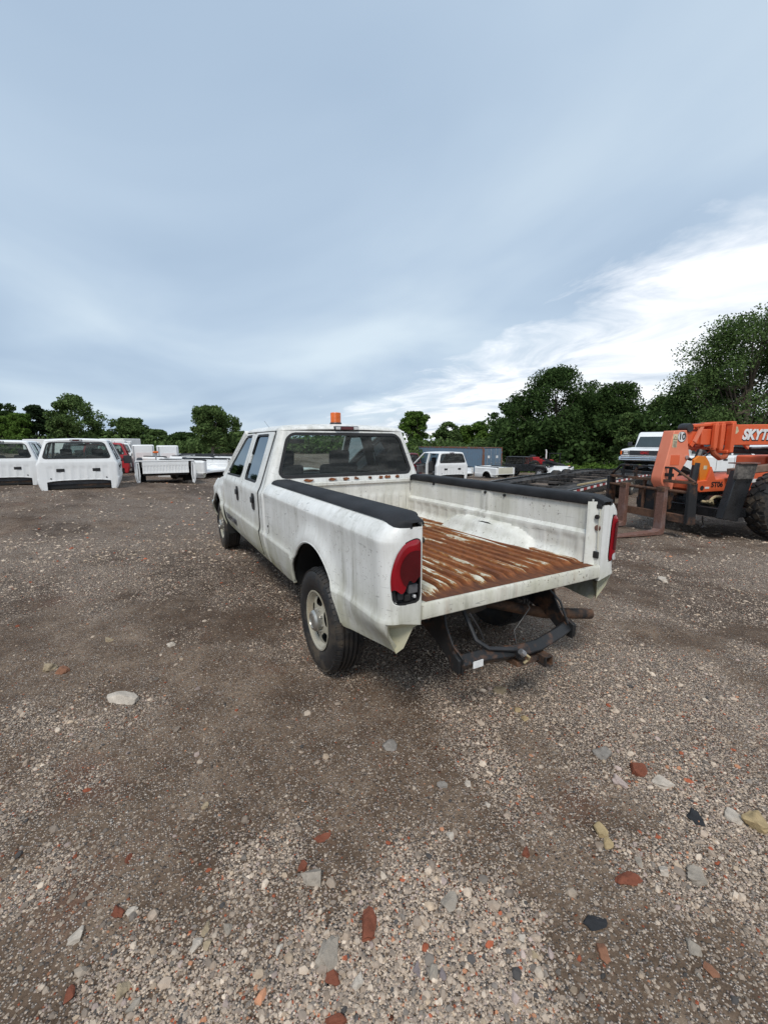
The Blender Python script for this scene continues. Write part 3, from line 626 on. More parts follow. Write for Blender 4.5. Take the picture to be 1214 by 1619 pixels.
    for x in (0.45, 0.95, 1.45, 1.95, 2.35): MB().box(x - 0.04, x + 0.04, -0.72, 0.72, 0.775, 0.845).build('cross_sill', M['chassis'], T)
    # head board
    def hx(y, z):
        ph = (y + 0.7) / 0.10; fr = ph - math.floor(ph); return LX - 0.03 - 0.012 * min(1, max(0, min(fr, 1 - fr) - 0.1) * 10) * min(1, max(0, (z - 0.90) * 25), max(0, (1.15 - z) * 25))
    MB().sheet(lin(-0.745, 0.745, 90), lin(0.862, 1.28, 20), lambda y, z: (hx(y, z), y, z), None, (0.03, 0, 0)).build('head_board', inner, T)
    MB().prism([(LX - 0.05, 1.262), (LX - 0.05, 1.300), (LX - 0.002, 1.300), (LX - 0.002, 1.255)], 1, -0.75, 0.75).build('head_board_rail', inner, T, bevel=0.006)
    if tailgate:
        tg = MB().box(-0.012, 0.045, -YJ + 0.01, YJ - 0.01, 0.86, 1.30).build('tailgate', tailgate, T, bevel=0.012)
        MB().box(-0.018, -0.008, -0.60, 0.60, 0.95, 1.22).build('pressed_panel', tailgate, tg, bevel=0.006); MB().box(-0.03, -0.008, -0.11, 0.11, 1.13, 1.20).build('handle', M['plastic'], tg, bevel=0.01)

def make_wheel(T, x, y, s, r=0.395, wid=0.24, name='wheel', rim_r=0.215, cap=True, rimmat=None, holes=5, spare=None):
    """s=+1: outer face towards +y"""
    Wm = bpy.data.objects.new(name, None); COL.objects.link(Wm); Wm.parent = T; Wm.location = (x, y, r)
    if s < 0: Wm.rotation_euler = (0, 0, math.pi)
    h = wid / 2
    pr = [(rim_r, -h * 0.72), (rim_r + 0.01, -h * 0.80), (rim_r + 0.05, -h * 0.98), (r * 0.80, -h), (r - 0.035, -h * 0.93), (r - 0.012, -h * 0.80), (r - 0.003, -h * 0.62)]
    for g in (-0.42, -0.14, 0.14, 0.42): pr += [(r, h * (g - 0.05)), (r - 0.011, h * (g - 0.03)), (r - 0.011, h * (g + 0.03)), (r, h * (g + 0.05))]
    pr += [(r - 0.003, h * 0.62), (r - 0.012, h * 0.80), (r - 0.035, h * 0.93), (r * 0.80, h), (rim_r + 0.05, h * 0.98), (rim_r + 0.01, h * 0.80), (rim_r, h * 0.72)]
    t = MB().lathe(pr, (0, 0, 0), (0, 1, 0), 64)
    n = 58
    for k in range(n):
        a = 2 * math.pi * k / n
        for sd_ in (-1, 1):
            Mx = Matrix.Rotation(a, 4, 'Y') @ Matrix.Translation((0, sd_ * h * 0.72, r - 0.010)) @ Matrix.Rotation(sd_ * -0.45, 4, 'X')
            t.box(-0.015, 0.015, -0.024, 0.024, -0.012, 0.0045, Mx)
    t.build('tyre', M['rubber'], Wm, sharp=40)
    rm = rimmat or M['rim']
    def disc(a, q):
        rr = q * rim_r * 0.985; f = q
        if f > 0.95: d = 0.80
        elif f > 0.87: d = 0.80 - 0.22 * (0.95 - f) / 0.08
        elif f > 0.5: d = 0.58 + 0.16 * (0.87 - f) / 0.37
        else: d = 0.74
        return (rr * math.cos(a), h * d, rr * math.sin(a))
    def hsdf(a, q):
        if holes == 0: return 1.0
        w_ = 2 * math.pi / holes; da = (a + 0.35) % w_ - w_ / 2; return math.hypot(da * q / 0.275, (q - 0.69) / 0.16) - 1
    rim = MB().sheet(lin(0, 2 * math.pi, 61), lin(0.02, 1.0, 22), disc, hsdf).lathe([(rim_r * 0.985, h * 0.80), (rim_r + 0.010, h * 0.84), (rim_r + 0.012, h * 0.90), (rim_r + 0.002, h * 0.90), (rim_r - 0.012, h * 0.78), (rim_r - 0.03, -h * 0.7), (rim_r + 0.01, -h * 0.78)], (0, 0, 0), (0, 1, 0), 48).build('rim', rm, Wm)
    MB().lathe([(0, h * 0.36), (rim_r * 0.86, h * 0.36), (rim_r * 0.88, -h * 0.1), (rim_r - 0.02, -h * 0.12)], (0, 0, 0), (0, 1, 0), 24).build('brake_drum', M['gap'], Wm)
    if cap:
        MB().lathe([(0.078, h * 0.65), (0.080, h * 1.05), (0.068, h * 1.18), (0.052, h * 1.22), (0.05, h * 1.17), (0.0, h * 1.19)], (0, 0, 0), (0, 1, 0), 28).build('hub_cap', M['hub'], Wm)
    for k in range(8):
        a = 2 * math.pi * k / 8 + 0.2; MB().lathe([(0, h * 0.88), (0.010, h * 0.88), (0.012, h * 0.68)], (0.105 * math.cos(a) * 0.8, 0, 0.105 * math.sin(a) * 0.8), (0, 1, 0), 6).build('lug_nut', M['hub'], rim)
    return Wm

# ------------------------------------------------------------------ the subject: white crew cab pickup without tailgate and rear bumper
truck = thing('pickup_truck', 'white crew cab pickup with rusty open bed, no tailgate and amber roof beacon', 'pickup truck')
make_cab(truck, M['white'])
make_bed(truck, M['white'], M['white_in'], M['floor'], broken=True)
for (x, s) in ((AX_R, 1), (AX_R, -1), (AX_F, 1), (AX_F, -1)): make_wheel(truck, x, s * 0.85, s)
def truck_details(T):
    # rust-through flakes along the seam under the rear window
    rnd = random.Random(4)
    for (yc, wd) in ((0.70, 0.07), (0.49, 0.10), (0.22, 0.09), (0.06, 0.07), (-0.07, 0.06), (-0.24, 0.05), (-0.38, 0.05), (-0.47, 0.07), (-0.60, 0.05)):
        pts = [(yc + wd * 0.5 * math.cos(a) * rnd.uniform(0.55, 1.2), 1.322 + 0.014 * math.sin(a) * rnd.uniform(0.5, 1.6)) for a in lin(0, 2 * math.pi, 12)[:-1]]
        MB().prism(pts, 0, XR - 0.008 + lean(1.32) - 0.012, XR + 0.02).build('rust_patch', M['rust_flake'], T)
    fo = lambda x, z: rbox(x, z, 2.36, 2.52 - 0.04, 0.82, 0.99, 0.055)
    MB().sheet(lin(2.34, 2.49, 16), lin(0.80, 1.01, 18), lambda x, z: (x, Wbox(z) + 0.0015, z), lambda x, z: min(fo(x, z) + 0.005, 0.004 - fo(x, z))).build('fuel_door_gap', M['gap'], T); fd_ = MB().sheet(lin(2.34, 2.49, 16), lin(0.80, 1.01, 18), lambda x, z: (x, Wbox(z) + 0.003, z), fo, (0, -0.01, 0)).build('fuel_door', M['white'], T); MB().lathe([(0, 0.006), (0.010, 0.006), (0.010, 0)], (2.375, Wbox(0.9) + 0.003, 0.90), (0, 1, 0), 8).build('finger_notch', M['gap'], fd_)
    # beacon
    b = MB().lathe([(0.0, 0.0), (0.066, 0.0), (0.068, 0.012), (0.062, 0.022), (0.0, 0.022)], (2.86, 0.03, 1.922), (0, 0, 1), 24).build('beacon', M['plastic'], T)
    pr = [(0.0, 0.022)]
    for k in range(7): z = 0.022 + k * 0.0145; pr += [(0.060, z), (0.0575, z + 0.007)]
    pr += [(0.060, 0.122), (0.055, 0.132), (0.0, 0.137)]
    MB().lathe(pr, (2.86, 0.03, 1.922), (0, 0, 1), 28).build('amber_dome', M['amber'], b)
    MB().tube([(3.2, 0.70, 1.87), (3.25, 0.75, 1.96)], 0.0015, 5).build('antenna', M['ink'], T)
    # front end
    def fside(x, z, s):
        zz = 0.44 + (z - 0.44) * (1 - 0.17 * float(sst(5.0, 6.1, x)))
        return (x, s * (-0.05 * float(sst(1.06, 1.21, z)) + Wcab(z) + 0.012 - 0.09 * float(sst(5.9, 6.4, x)) + 0.03 * math.exp(-((math.hypot((x - AX_F) / 0.49, (z - 0.45) / 0.5) - 1.05) / 0.14) ** 2)), zz)
    for s in (1, -1):
        MB().sheet(lin(4.985, 6.40, 44), lin(0.44, 1.21, 28), lambda x, z: fside(x, z, s), lambda x, z: min(z - 0.44, -arch_sdf(x, z, AX_F, 0.45, 0.49, 0.95)), (0, -s * 0.02, 0)).build('front_wing', M['white'], T)
        MB().sheet(lin(-0.05, 1.05, 18), lin(0, 1, 3), lambda a, t: (AX_F + 0.52 * math.cos(math.pi * a), s * (0.955 - 0.35 * t), 0.42 + 0.55 * math.sin(math.pi * a))).build('wheel_arch_liner', M['gap'], T)
        MB().box(6.34, 6.45, *sorted((s * 0.62, s * 0.84)), 0.78, 0.94).build('headlamp', M['clear'], T, bevel=0.02)
    def hz(x, y): return 1.275 - 0.10 * ((x - 5.0) / 1.4) ** 2 - (0.06 + 0.13 * float(sst(5.0, 6.0, x))) * (abs(y) / 0.93) ** 5 + 0.02 * math.exp(-((abs(y) - 0.45) / 0.12) ** 2)
    MB().sheet(lin(5.0, 6.42, 16), lin(-0.935, 0.935, 30), lambda x, y: (x, y * (1 - 0.09 * float(sst(5.9, 6.4, x))), hz(x, y)), None, (0, 0, -0.02)).build('hood', M['white'], T)
    MB().box(6.36, 6.42, -0.84, 0.84, 0.62, 0.96).box(6.362, 6.418, -0.58, 0.58, 0.95, 1.12).build('grille_shell', M['white'], T, bevel=0.02)
    for k in range(4): MB().box(6.41, 6.44, -0.58, 0.58, 0.88 + 0.07 * k, 0.905 + 0.07 * k).build('grille_bar', M['plastic'], T)
    MB().box(6.42, 6.56, -0.96, 0.96, 0.50, 0.68).build('front_bumper', M['chrome'], T, bevel=0.03)
    # door lettering
    text('door_lettering', 'SUPER', 0.13, M['dkgrey'], T, frame_m((4.62, 0.980, 0.655), (-1, 0, 0), (0, 0.2, 1)), 0.004, 0.15); text('door_lettering', 'DUTY', 0.13, M['dkgrey'], T, frame_m((4.20, 0.980, 0.655), (-1, 0, 0), (0, 0.2, 1)), 0.004, 0.15)
    # chassis
    for s in (1, -1):
        MB().box(0.36, 6.3, *sorted((s * 0.40, s * 0.47)), 0.55, 0.73).build('frame_rail', M['chassis'], T)
        MB().tube([(0.30, s * 0.50, 0.62), (0.7, s * 0.50, 0.50), (AX_R, s * 0.50, 0.46), (1.5, s * 0.50, 0.50), (1.85, s * 0.50, 0.60)], 0.035, 6).build('leaf_spring', M['chassis'], T)
        MB().tube([(AX_R + 0.1, s * 0.55, 0.42), (AX_R + 0.35, s * 0.45, 0.80)], 0.03, 8).build('shock_absorber', M['chassis'], T)
    MB().tube([(AX_R, -0.76, 0.395), (AX_R, 0.76, 0.395)], 0.05, 10).lathe([(0, -0.14), (0.10, -0.12), (0.17, -0.03), (0.17, 0.03), (0.10, 0.12), (0, 0.14)], (AX_R, -0.05, 0.395), (1, 0, 0), 16).build('rear_axle', M['chassis'], T)
    MB().tube([(AX_F, -0.78, 0.395), (AX_F, 0.78, 0.395)], 0.05, 8).build('front_axle', M['chassis'], T)
    MB().tube([(AX_R + 0.15, -0.05, 0.42), (4.2, 0, 0.55)], 0.045, 8).build('drive_shaft', M['chassis'], T)
    MB().box(1.75, 2.9, 0.48, 0.80, 0.45, 0.68).build('fuel_tank', M['gap'], T, bevel=0.04)
    MB().box(3.0, 5.3, -0.75, 0.75, 0.40, 0.56).build('underbody', M['gap'], T, bevel=0.03)
    for x in (0.40, 2.2): MB().box(x - 0.04, x + 0.04, -0.42, 0.42, 0.58, 0.70).build('cross_member', M['chassis'], T)
    # spare wheel slung flat under the bed
    MB().lathe([(0.20, -0.09), (0.30, -0.115), (0.37, -0.10), (0.385, -0.05), (0.385, 0.05), (0.37, 0.10), (0.30, 0.115), (0.20, 0.09)], (0.80, 0.0, 0.60), (0, 0, 1), 40, True).lathe([(0, -0.02), (0.21, -0.02)], (0.80, 0.0, 0.60), (0, 0, 1), 24).build('spare_wheel', M['rubber'], T)
    # tail pipe turned out to the right
    MB().tube([(2.4, -0.35, 0.50), (1.75, -0.40, 0.55), (1.45, -0.30, 0.62), (0.95, -0.10, 0.62), (0.48, -0.12, 0.55), (0.24, -0.50, 0.47), (0.15, -0.92, 0.41)], 0.040, 12).build('tail_pipe', M['hitch_dark'], T)
    MB().box(0.50, 0.60, -0.62, 0.40, 0.57, 0.66).build('spare_carrier', M['rust'], T, bevel=0.01)
    # hitch: side plates, bent tube, receiver
    hp = [(0.66, 0.74), (0.62, 0.62), (0.18, 0.47), (0.06, 0.39), (-0.03, 0.385), (-0.035, 0.485), (0.06, 0.53), (0.13, 0.62), (0.16, 0.74)]
    for s in (1, -1):
        pl = MB().prism(hp, 1, *sorted((s * 0.475, s * 0.49))).build('hitch_plate', M['hitch'], T, bevel=0.003)
        MB().prism([(0.05, 0.395), (-0.028, 0.392), (-0.032, 0.478), (0.04, 0.51)], 1, *sorted((s * 0.491, s * 0.515))).build('plate_flange', M['hitch'], pl, bevel=0.006)
        for bx, bz in ((0.42, 0.64), (0.52, 0.66), (0.30, 0.62)): MB().lathe([(0, 0.024), (0.016, 0.024), (0.016, 0)], (bx, s * 0.485, bz), (0, s, 0), 6).build('bolt', M['rust'], pl)
    MB().tube([(0.01, 0.48, 0.44), (0.0, 0.30, 0.44), (-0.055, 0.04, 0.435), (-0.06, -0.08, 0.435), (-0.01, -0.33, 0.44), (0.03, -0.48, 0.445)], 0.053, 4).build('hitch_tube', M['hitch'], T, sharp=30, bevel=0.008)
    rv = MB()
    for (a, b, c, d) in ((-0.13, -0.12, 0.345, 0.41), (-0.075, -0.065, 0.345, 0.41)): rv.box(-0.16, 0.05, a, b, c, d)
    rv.box(-0.16, 0.05, -0.12, -0.075, 0.345, 0.355).box(-0.16, 0.05, -0.12, -0.075, 0.40, 0.41).build('receiver', M['hitch_dark'], T, bevel=0.003)
    MB().prism([(0.02, 0.405), (-0.10, 0.40), (-0.11, 0.37), (0.02, 0.36)], 1, -0.064, 0.12).build('hitch_gusset', M['hitch_dark'], T, bevel=0.004)
    MB().box(-0.056, -0.052, 0.35, 0.425, 0.418, 0.460).build('sticker', M['paper'], T)
    # trailer wiring socket and hoses
    cn = MB().box(-0.125, -0.085, 0.075, 0.125, 0.42, 0.48).build('wiring_socket', M['plastic'], T, bevel=0.01)
    MB().tube([(-0.12, 0.10, 0.455), (-0.145, 0.115, 0.475), (-0.14, 0.14, 0.495)], 0.018, 8).build('plug', M['alu'], cn)
    MB().tube([(-0.135, 0.09, 0.46), (-0.145, 0.065, 0.44), (-0.125, 0.055, 0.41), (-0.12, 0.085, 0.395)], 0.008, 6).build('wire_bundle', M['tan'], cn)
    MB().tube([(-0.085, 0.11, 0.475), (-0.05, 0.20, 0.485), (-0.02, 0.28, 0.495), (0.03, 0.335, 0.54), (0.10, 0.34, 0.63), (0.2, 0.34, 0.75)], 0.014, 8).build('wiring_loom', M['plastic'], T)
    MB().tube([(0.0, 0.42, 0.74), (-0.02, 0.36, 0.64), (-0.02, 0.32, 0.56)], 0.006, 6).build('cable', M['ink'], T)
    MB().tube([(0.20, -0.20, 0.74), (0.02, -0.10, 0.66), (0.0, 0.05, 0.55), (-0.04, 0.06, 0.45)], 0.004, 6).build('cable', M['ink'], T)
    MB().tube([(0.14, -0.36, 0.76), (0.04, -0.42, 0.64), (0.0, -0.46, 0.49)], 0.008, 6).build('safety_strap', M['plastic'], T)
    MB().tube([(0.40, 0.05, 0.70), (0.20, 0.02, 0.69)], 0.03, 10).build('spare_winch_tube', M['plastic'], T)
M['hitch_dark'] = rusty_steel('rusted_black_hitch', (0.085, 0.045, 0.026), (0.022, 0.020, 0.020), 0.52, 0.75)
M['rust_flake'] = rusty_steel('rust_flakes', (0.14, 0.05, 0.02), (0.05, 0.025, 0.015), 0.6, 0.85)
truck_details(truck)

# ------------------------------------------------------------------ ground: one sheet to the horizon
def fast_mesh(name, V, F, mat, cols=None, smooth=False):
    """V (n,3), F (m,k) arrays"""
    me = bpy.data.meshes.new(name); k = F.shape[1]
    me.vertices.add(len(V)); me.vertices.foreach_set('co', np.ascontiguousarray(V, np.float32).ravel())
    me.loops.add(F.size); me.loops.foreach_set('vertex_index', np.ascontiguousarray(F, np.int32).ravel())
    me.polygons.add(len(F)); me.polygons.foreach_set('loop_start', np.arange(0, F.size, k, dtype=np.int32))
    me.polygons.foreach_set('use_smooth', np.full(len(F), smooth))
    me.update(calc_edges=True)
    if cols is not None:
        at = me.attributes.new('tint', 'FLOAT_COLOR', 'POINT'); c4 = np.ones((len(V), 4), np.float32); c4[:, :3] = cols; at.data.foreach_set('color', c4.ravel())
    me.materials.append(mat); o = bpy.data.objects.new(name, me); COL.objects.link(o); return o
def tint_mat(name, rough=0.85, bumps=None, rnd=0.0):
    n = NT(name); a = n.N.new('ShaderNodeAttribute'); a.attribute_name = 'tint'
    c = a.outputs['Color']; ns = n.noise(60, 4, 0.7); c = n.mix(n.ramp(ns, [(0.3, 0.0), (0.75, 0.45)]), c, n.mix(0.55, c, (0.03, 0.025, 0.02)))
    n.set('Base Color', c).set('Roughness', rough).set('Specular IOR Level', 0.25); n.bump(n.noise(150, 4), 0.25, 0.003); return n.m
def ground_mat():
    n = NT('gravel_yard'); at = n.N.new('ShaderNodeAttribute'); at.attribute_name = 'tint'; mk = n.N.new('ShaderNodeSeparateColor'); n.L.new(at.outputs['Color'], mk.inputs[0]); g = mk.outputs[0]
    wob = n.noise(9, 3)
    earth = n.ramp(n.noise(3.0, 8, 0.7), [(0.25, (0.060, 0.040, 0.027)), (0.48, (0.165, 0.118, 0.085)), (0.8, (0.38, 0.295, 0.225))])
    red = n.noise(1.3, 4, 0.6, (1, 1, 1), 0.2, (5, 5, 0)); earth = n.mix(n.ramp(red, [(0.58, 0.0), (0.75, 0.55)]), earth, (0.16, 0.062, 0.04))
    stops = [(0.0, (0.58, 0.50, 0.44)), (0.14, (0.36, 0.305, 0.265)), (0.30, (0.68, 0.605, 0.54)), (0.44, (0.18, 0.15, 0.135)), (0.56, (0.48, 0.41, 0.355)), (0.70, (0.41, 0.345, 0.31)), (0.84, (0.60, 0.50, 0.425)), (0.955, (0.30, 0.11, 0.06))]
    def cells(scale):
        v = n.N.new('ShaderNodeTexVoronoi'); v.inputs['Scale'].default_value = scale; n.L.new(n.co, v.inputs['Vector']); sp = n.N.new('ShaderNodeSeparateColor'); n.L.new(v.outputs['Color'], sp.inputs[0])
        return n.ramp(sp.outputs[0], stops, 'CONSTANT'), v.outputs['Distance'], sp.outputs[1]
    c1, d1, r1 = cells(125); c2, d2, r2 = cells(64)
    cover1 = n.math('LESS_THAN', r1, n.math('ADD', n.math('MULTIPLY', g, 0.58), 0.40)); cover2 = n.math('LESS_THAN', r2, n.math('ADD', n.math('MULTIPLY', g, 0.40), 0.12))
    k1 = n.math('MULTIPLY', cover1, n.ramp(d1, [(0.45, 1.0), (0.62, 0.0)])); k2 = n.math('MULTIPLY', cover2, n.ramp(d2, [(0.40, 1.0), (0.56, 0.0)]))
    c = n.mix(k1, earth, c1); c = n.mix(k2, c, c2)
    c = n.mix(n.math('MULTIPLY', mk.outputs[1], n.ramp(n.noise(4, 5, 0.65), [(0.35, 0.35), (0.62, 0.95)])), c, n.mix(0.72, c, (0.075, 0.048, 0.033)))
    gapm = n.math('MAXIMUM', k1, k2); c = n.mix(n.math('MULTIPLY', n.ramp(n.noise(45, 5, 0.7), [(0.45, 0.0), (0.7, 0.7)]), n.math('SUBTRACT', 1.0, gapm)), c, (0.045, 0.030, 0.021))
    far = n.ramp(n.noise(0.35, 6, 0.6), [(0.35, (0.80, 0.72, 0.64)), (0.65, (1.0, 0.965, 0.91))]); c = n.mix(0.6, c, far, 'MULTIPLY')
    n.set('Base Color', c).set('Roughness', 0.92).set('Specular IOR Level', 0.2)
    h = n.math('ADD', n.math('MULTIPLY', k1, n.math('SUBTRACT', 1.0, d1)), n.math('MULTIPLY', n.math('MULTIPLY', k2, 1.8), n.math('SUBTRACT', 1.0, d2)))
    n.bump(n.math('ADD', h, n.math('MULTIPLY', n.noise(30, 6, 0.7), 0.8)), 1.0, 0.016); return n.m
def build_ground():
    rr = np.concatenate([[0.0], np.geomspace(0.35, 12, 190), np.geomspace(12.4, 80, 70), np.geomspace(90, 1500, 16)]); na = 420
    A = np.linspace(0, 2 * np.pi, na, endpoint=False)
    X = CAM[0] + rr[1:, None] * np.cos(A); Y = CAM[1] + rr[1:, None] * np.sin(A)
    x = np.concatenate([[CAM[0]], X.ravel()]); y = np.concatenate([[CAM[1]], Y.ravel()]); z = ground_z(x, y)
    V = np.stack([x, y, z], 1); nr = len(rr) - 1; F = []
    i = np.arange(nr - 1)[:, None] * na; k = np.arange(na)[None]; k2 = (k + 1) % na
    F = np.stack([(1 + i + k), (1 + i + na + k), (1 + i + na + k2), (1 + i + k2)], -1).reshape(-1, 4)
    F0 = np.stack([np.zeros(na, int), 1 + k[0], 1 + k2[0], np.zeros(na, int)], -1)[:, :3]
    g = gravel_mask(x, y); ru = rut_mask(x, y); dm = np.clip(sst(0.57, 0.66, fbm(x * 0.42 + 21, y * 0.55 + 4, 4)) + 0.5 * ru, 0, 1); cols = np.stack([g * (1 - 0.5 * ru), dm, g], 1)
    o = fast_mesh('ground', V, F, ground_mat(), cols, True); o['kind'] = 'structure'; return o
build_ground()
# ------------------------------------------------------------------ loose pebbles too many to count: one stuff mesh
_t = (1 + 5 ** 0.5) / 2
ICO_V = np.array([(-1, _t, 0), (1, _t, 0), (-1, -_t, 0), (1, -_t, 0), (0, -1, _t), (0, 1, _t), (0, -1, -_t), (0, 1, -_t), (_t, 0, -1), (_t, 0, 1), (-_t, 0, -1), (-_t, 0, 1)]) / np.sqrt(1 + _t * _t)
ICO_F = np.array([(0, 11, 5), (0, 5, 1), (0, 1, 7), (0, 7, 10), (0, 10, 11), (1, 5, 9), (5, 11, 4), (11, 10, 2), (10, 7, 6), (7, 1, 8), (3, 9, 4), (3, 4, 2), (3, 2, 6), (3, 6, 8), (3, 8, 9), (4, 9, 5), (2, 4, 11), (6, 2, 10), (8, 6, 7), (9, 8, 1)])
OCT_V = np.array([(1, 0, 0), (-1, 0, 0), (0, 1, 0), (0, -1, 0), (0, 0, 1), (0, 0, -1)], float)
OCT_F = np.array([(0, 2, 4), (2, 1, 4), (1, 3, 4), (3, 0, 4), (2, 0, 5), (1, 2, 5), (3, 1, 5), (0, 3, 5)])
PAL = np.array([(0.46, 0.40, 0.345), (0.38, 0.325, 0.28), (0.55, 0.49, 0.43), (0.27, 0.235, 0.21), (0.20, 0.185, 0.175), (0.30, 0.25, 0.21), (0.42, 0.35, 0.28), (0.08, 0.08, 0.085), (0.33, 0.10, 0.055), (0.46, 0.24, 0.15), (0.40, 0.34, 0.33)])
PW = np.array([.20, .22, .09, .13, .08, .08, .07, .035, .022, .018, .045]); PW = PW / PW.sum()
def pebbles(seed, n, dmin, dmax, smin, smax, base_v, base_f, power=2.2, dens_pow=1.0):
    rs = np.random.RandomState(seed)
    # even spread over the lane in front of and beside the camera, thinning with distance
    t = rs.rand(n * 3); d = dmin * (dmax / dmin) ** t; s = (rs.rand(n * 3) * 2 - 1) * (d * 1.02 + 0.5)
    x = CAM[0] + RT[0] * s + FH[0] * d; y = CAM[1] + RT[1] * s + FH[1] * d
    keep = rs.rand(n * 3) < (0.15 + 0.85 * gravel_mask(x, y)) ; x, y, d = x[keep][:n], y[keep][:n], d[keep][:n]; n = len(x)
    size = smin + (smax - smin) * rs.rand(n) ** power; size = size * (1 + 0.05 * d)
    z = ground_z(x, y)
    nv = len(base_v); V = base_v[None] * (1 + 0.38 * (rs.rand(n, nv, 1) - 0.5)) * size[:, None, None] * (np.array([1.0, 0.78, 0.55]) * (0.75 + 0.5 * rs.rand(n, 3)))[:, None, :]
    a = rs.rand(n) * 6.283; c, s_ = np.cos(a)[:, None], np.sin(a)[:, None]; tl = (rs.rand(n) - 0.5)[:, None] * 0.8
    vx = V[..., 0] * np.cos(tl) + V[..., 2] * np.sin(tl); vz = -V[..., 0] * np.sin(tl) + V[..., 2] * np.cos(tl)
    P = np.stack([vx * c - V[..., 1] * s_ + x[:, None], vx * s_ + V[..., 1] * c + y[:, None], vz + (z + size * 0.08)[:, None]], -1)
    col = PAL[rs.choice(len(PAL), n, p=PW)] * (0.8 + 0.35 * gravel_mask(x, y))[:, None] * np.array([1.04, 0.96, 0.87]) * (0.72 + 0.5 * rs.rand(n, 1)); F = base_f[None] + (np.arange(n) * nv)[:, None, None]
    return P.reshape(-1, 3), F.reshape(-1, 3), np.repeat(col, nv, 0)
M['pebble'] = tint_mat('pebble_stone')
def join_pebbles():
    sets = [pebbles(1, 140000, 0.75, 7.5, 0.0030, 0.0075, OCT_V, OCT_F, 1.5), pebbles(2, 13000, 0.75, 8.0, 0.0055, 0.0125, ICO_V, ICO_F, 2.6), pebbles(3, 1300, 0.8, 10.0, 0.011, 0.024, ICO_V, ICO_F, 3.0), pebbles(4, 4500, 6.0, 17.0, 0.012, 0.030, OCT_V, OCT_F, 2.5)]
    o = 0; Vs, Fs, Cs = [], [], []
    for v, f, c in sets: Vs.append(v); Fs.append(f + o); Cs.append(c); o += len(v)
    g = fast_mesh('gravel', np.concatenate(Vs), np.concatenate(Fs), M['pebble'], np.concatenate(Cs)); g['kind'] = 'stuff'; g['label'] = 'loose grey and tan gravel strewn over the brown yard'; g['category'] = 'gravel'
join_pebbles()
# ------------------------------------------------------------------ stones one can point at
def ico2():
    V = [Vector(p) for p in ICO_V]; F = [tuple(f) for f in ICO_F]
    for _ in range(3):
        mid = {}; F2 = []
        def m(a, b):
            k = (min(a, b), max(a, b))
            if k not in mid: mid[k] = len(V); V.append(((V[a] + V[b]) / 2).normalized())
            return mid[k]
        for a, b, c in F: ab, bc, ca = m(a, b), m(b, c), m(c, a); F2 += [(a, ab, ca), (b, bc, ab), (c, ca, bc), (ab, bc, ca)]
        F = F2
    return np.array([tuple(p) for p in V]), F
ROCK_V, ROCK_F = ico2()
def rock_mat(name, col, sp=0.35):
    n = NT(name); f = n.noise(14, 7, 0.7); g = n.noise(70, 4, 0.7)
    c = n.ramp(f, [(0.25, tuple(x * 0.55 for x in col)), (0.55, col), (0.8, tuple(min(0.8, x * 1.25) for x in col))]); c = n.mix(n.ramp(g, [(0.55, 0.0), (0.7, sp)]), c, tuple(x * 0.35 for x in col))
    n.set('Base Color', c).set('Roughness', 0.88).set('Specular IOR Level', 0.25).bump(n.math('ADD', f, n.math('MULTIPLY', g, 0.5)), 0.6, 0.01); return n.m
RM = {'grey': rock_mat('grey_stone', (0.34, 0.295, 0.245)), 'light': rock_mat('pale_stone', (0.52, 0.455, 0.385)), 'brick': rock_mat('broken_brick', (0.20, 0.068, 0.040), 0.5), 'orange': rock_mat('orange_brick', (0.26, 0.125, 0.075)), 'tan': rock_mat('tan_stone', (0.38, 0.30, 0.20)), 'yellow': rock_mat('yellow_sandstone', (0.40, 0.30, 0.165)), 'black': rock_mat('black_rubber_scrap', (0.03, 0.031, 0.034), 0.2), 'blue': rock_mat('blue_grey_stone', (0.27, 0.245, 0.22)), 'pink': rock_mat('pinkish_stone', (0.48, 0.38, 0.34)), 'purple': rock_mat('purple_grey_stone', (0.24, 0.20, 0.20))}
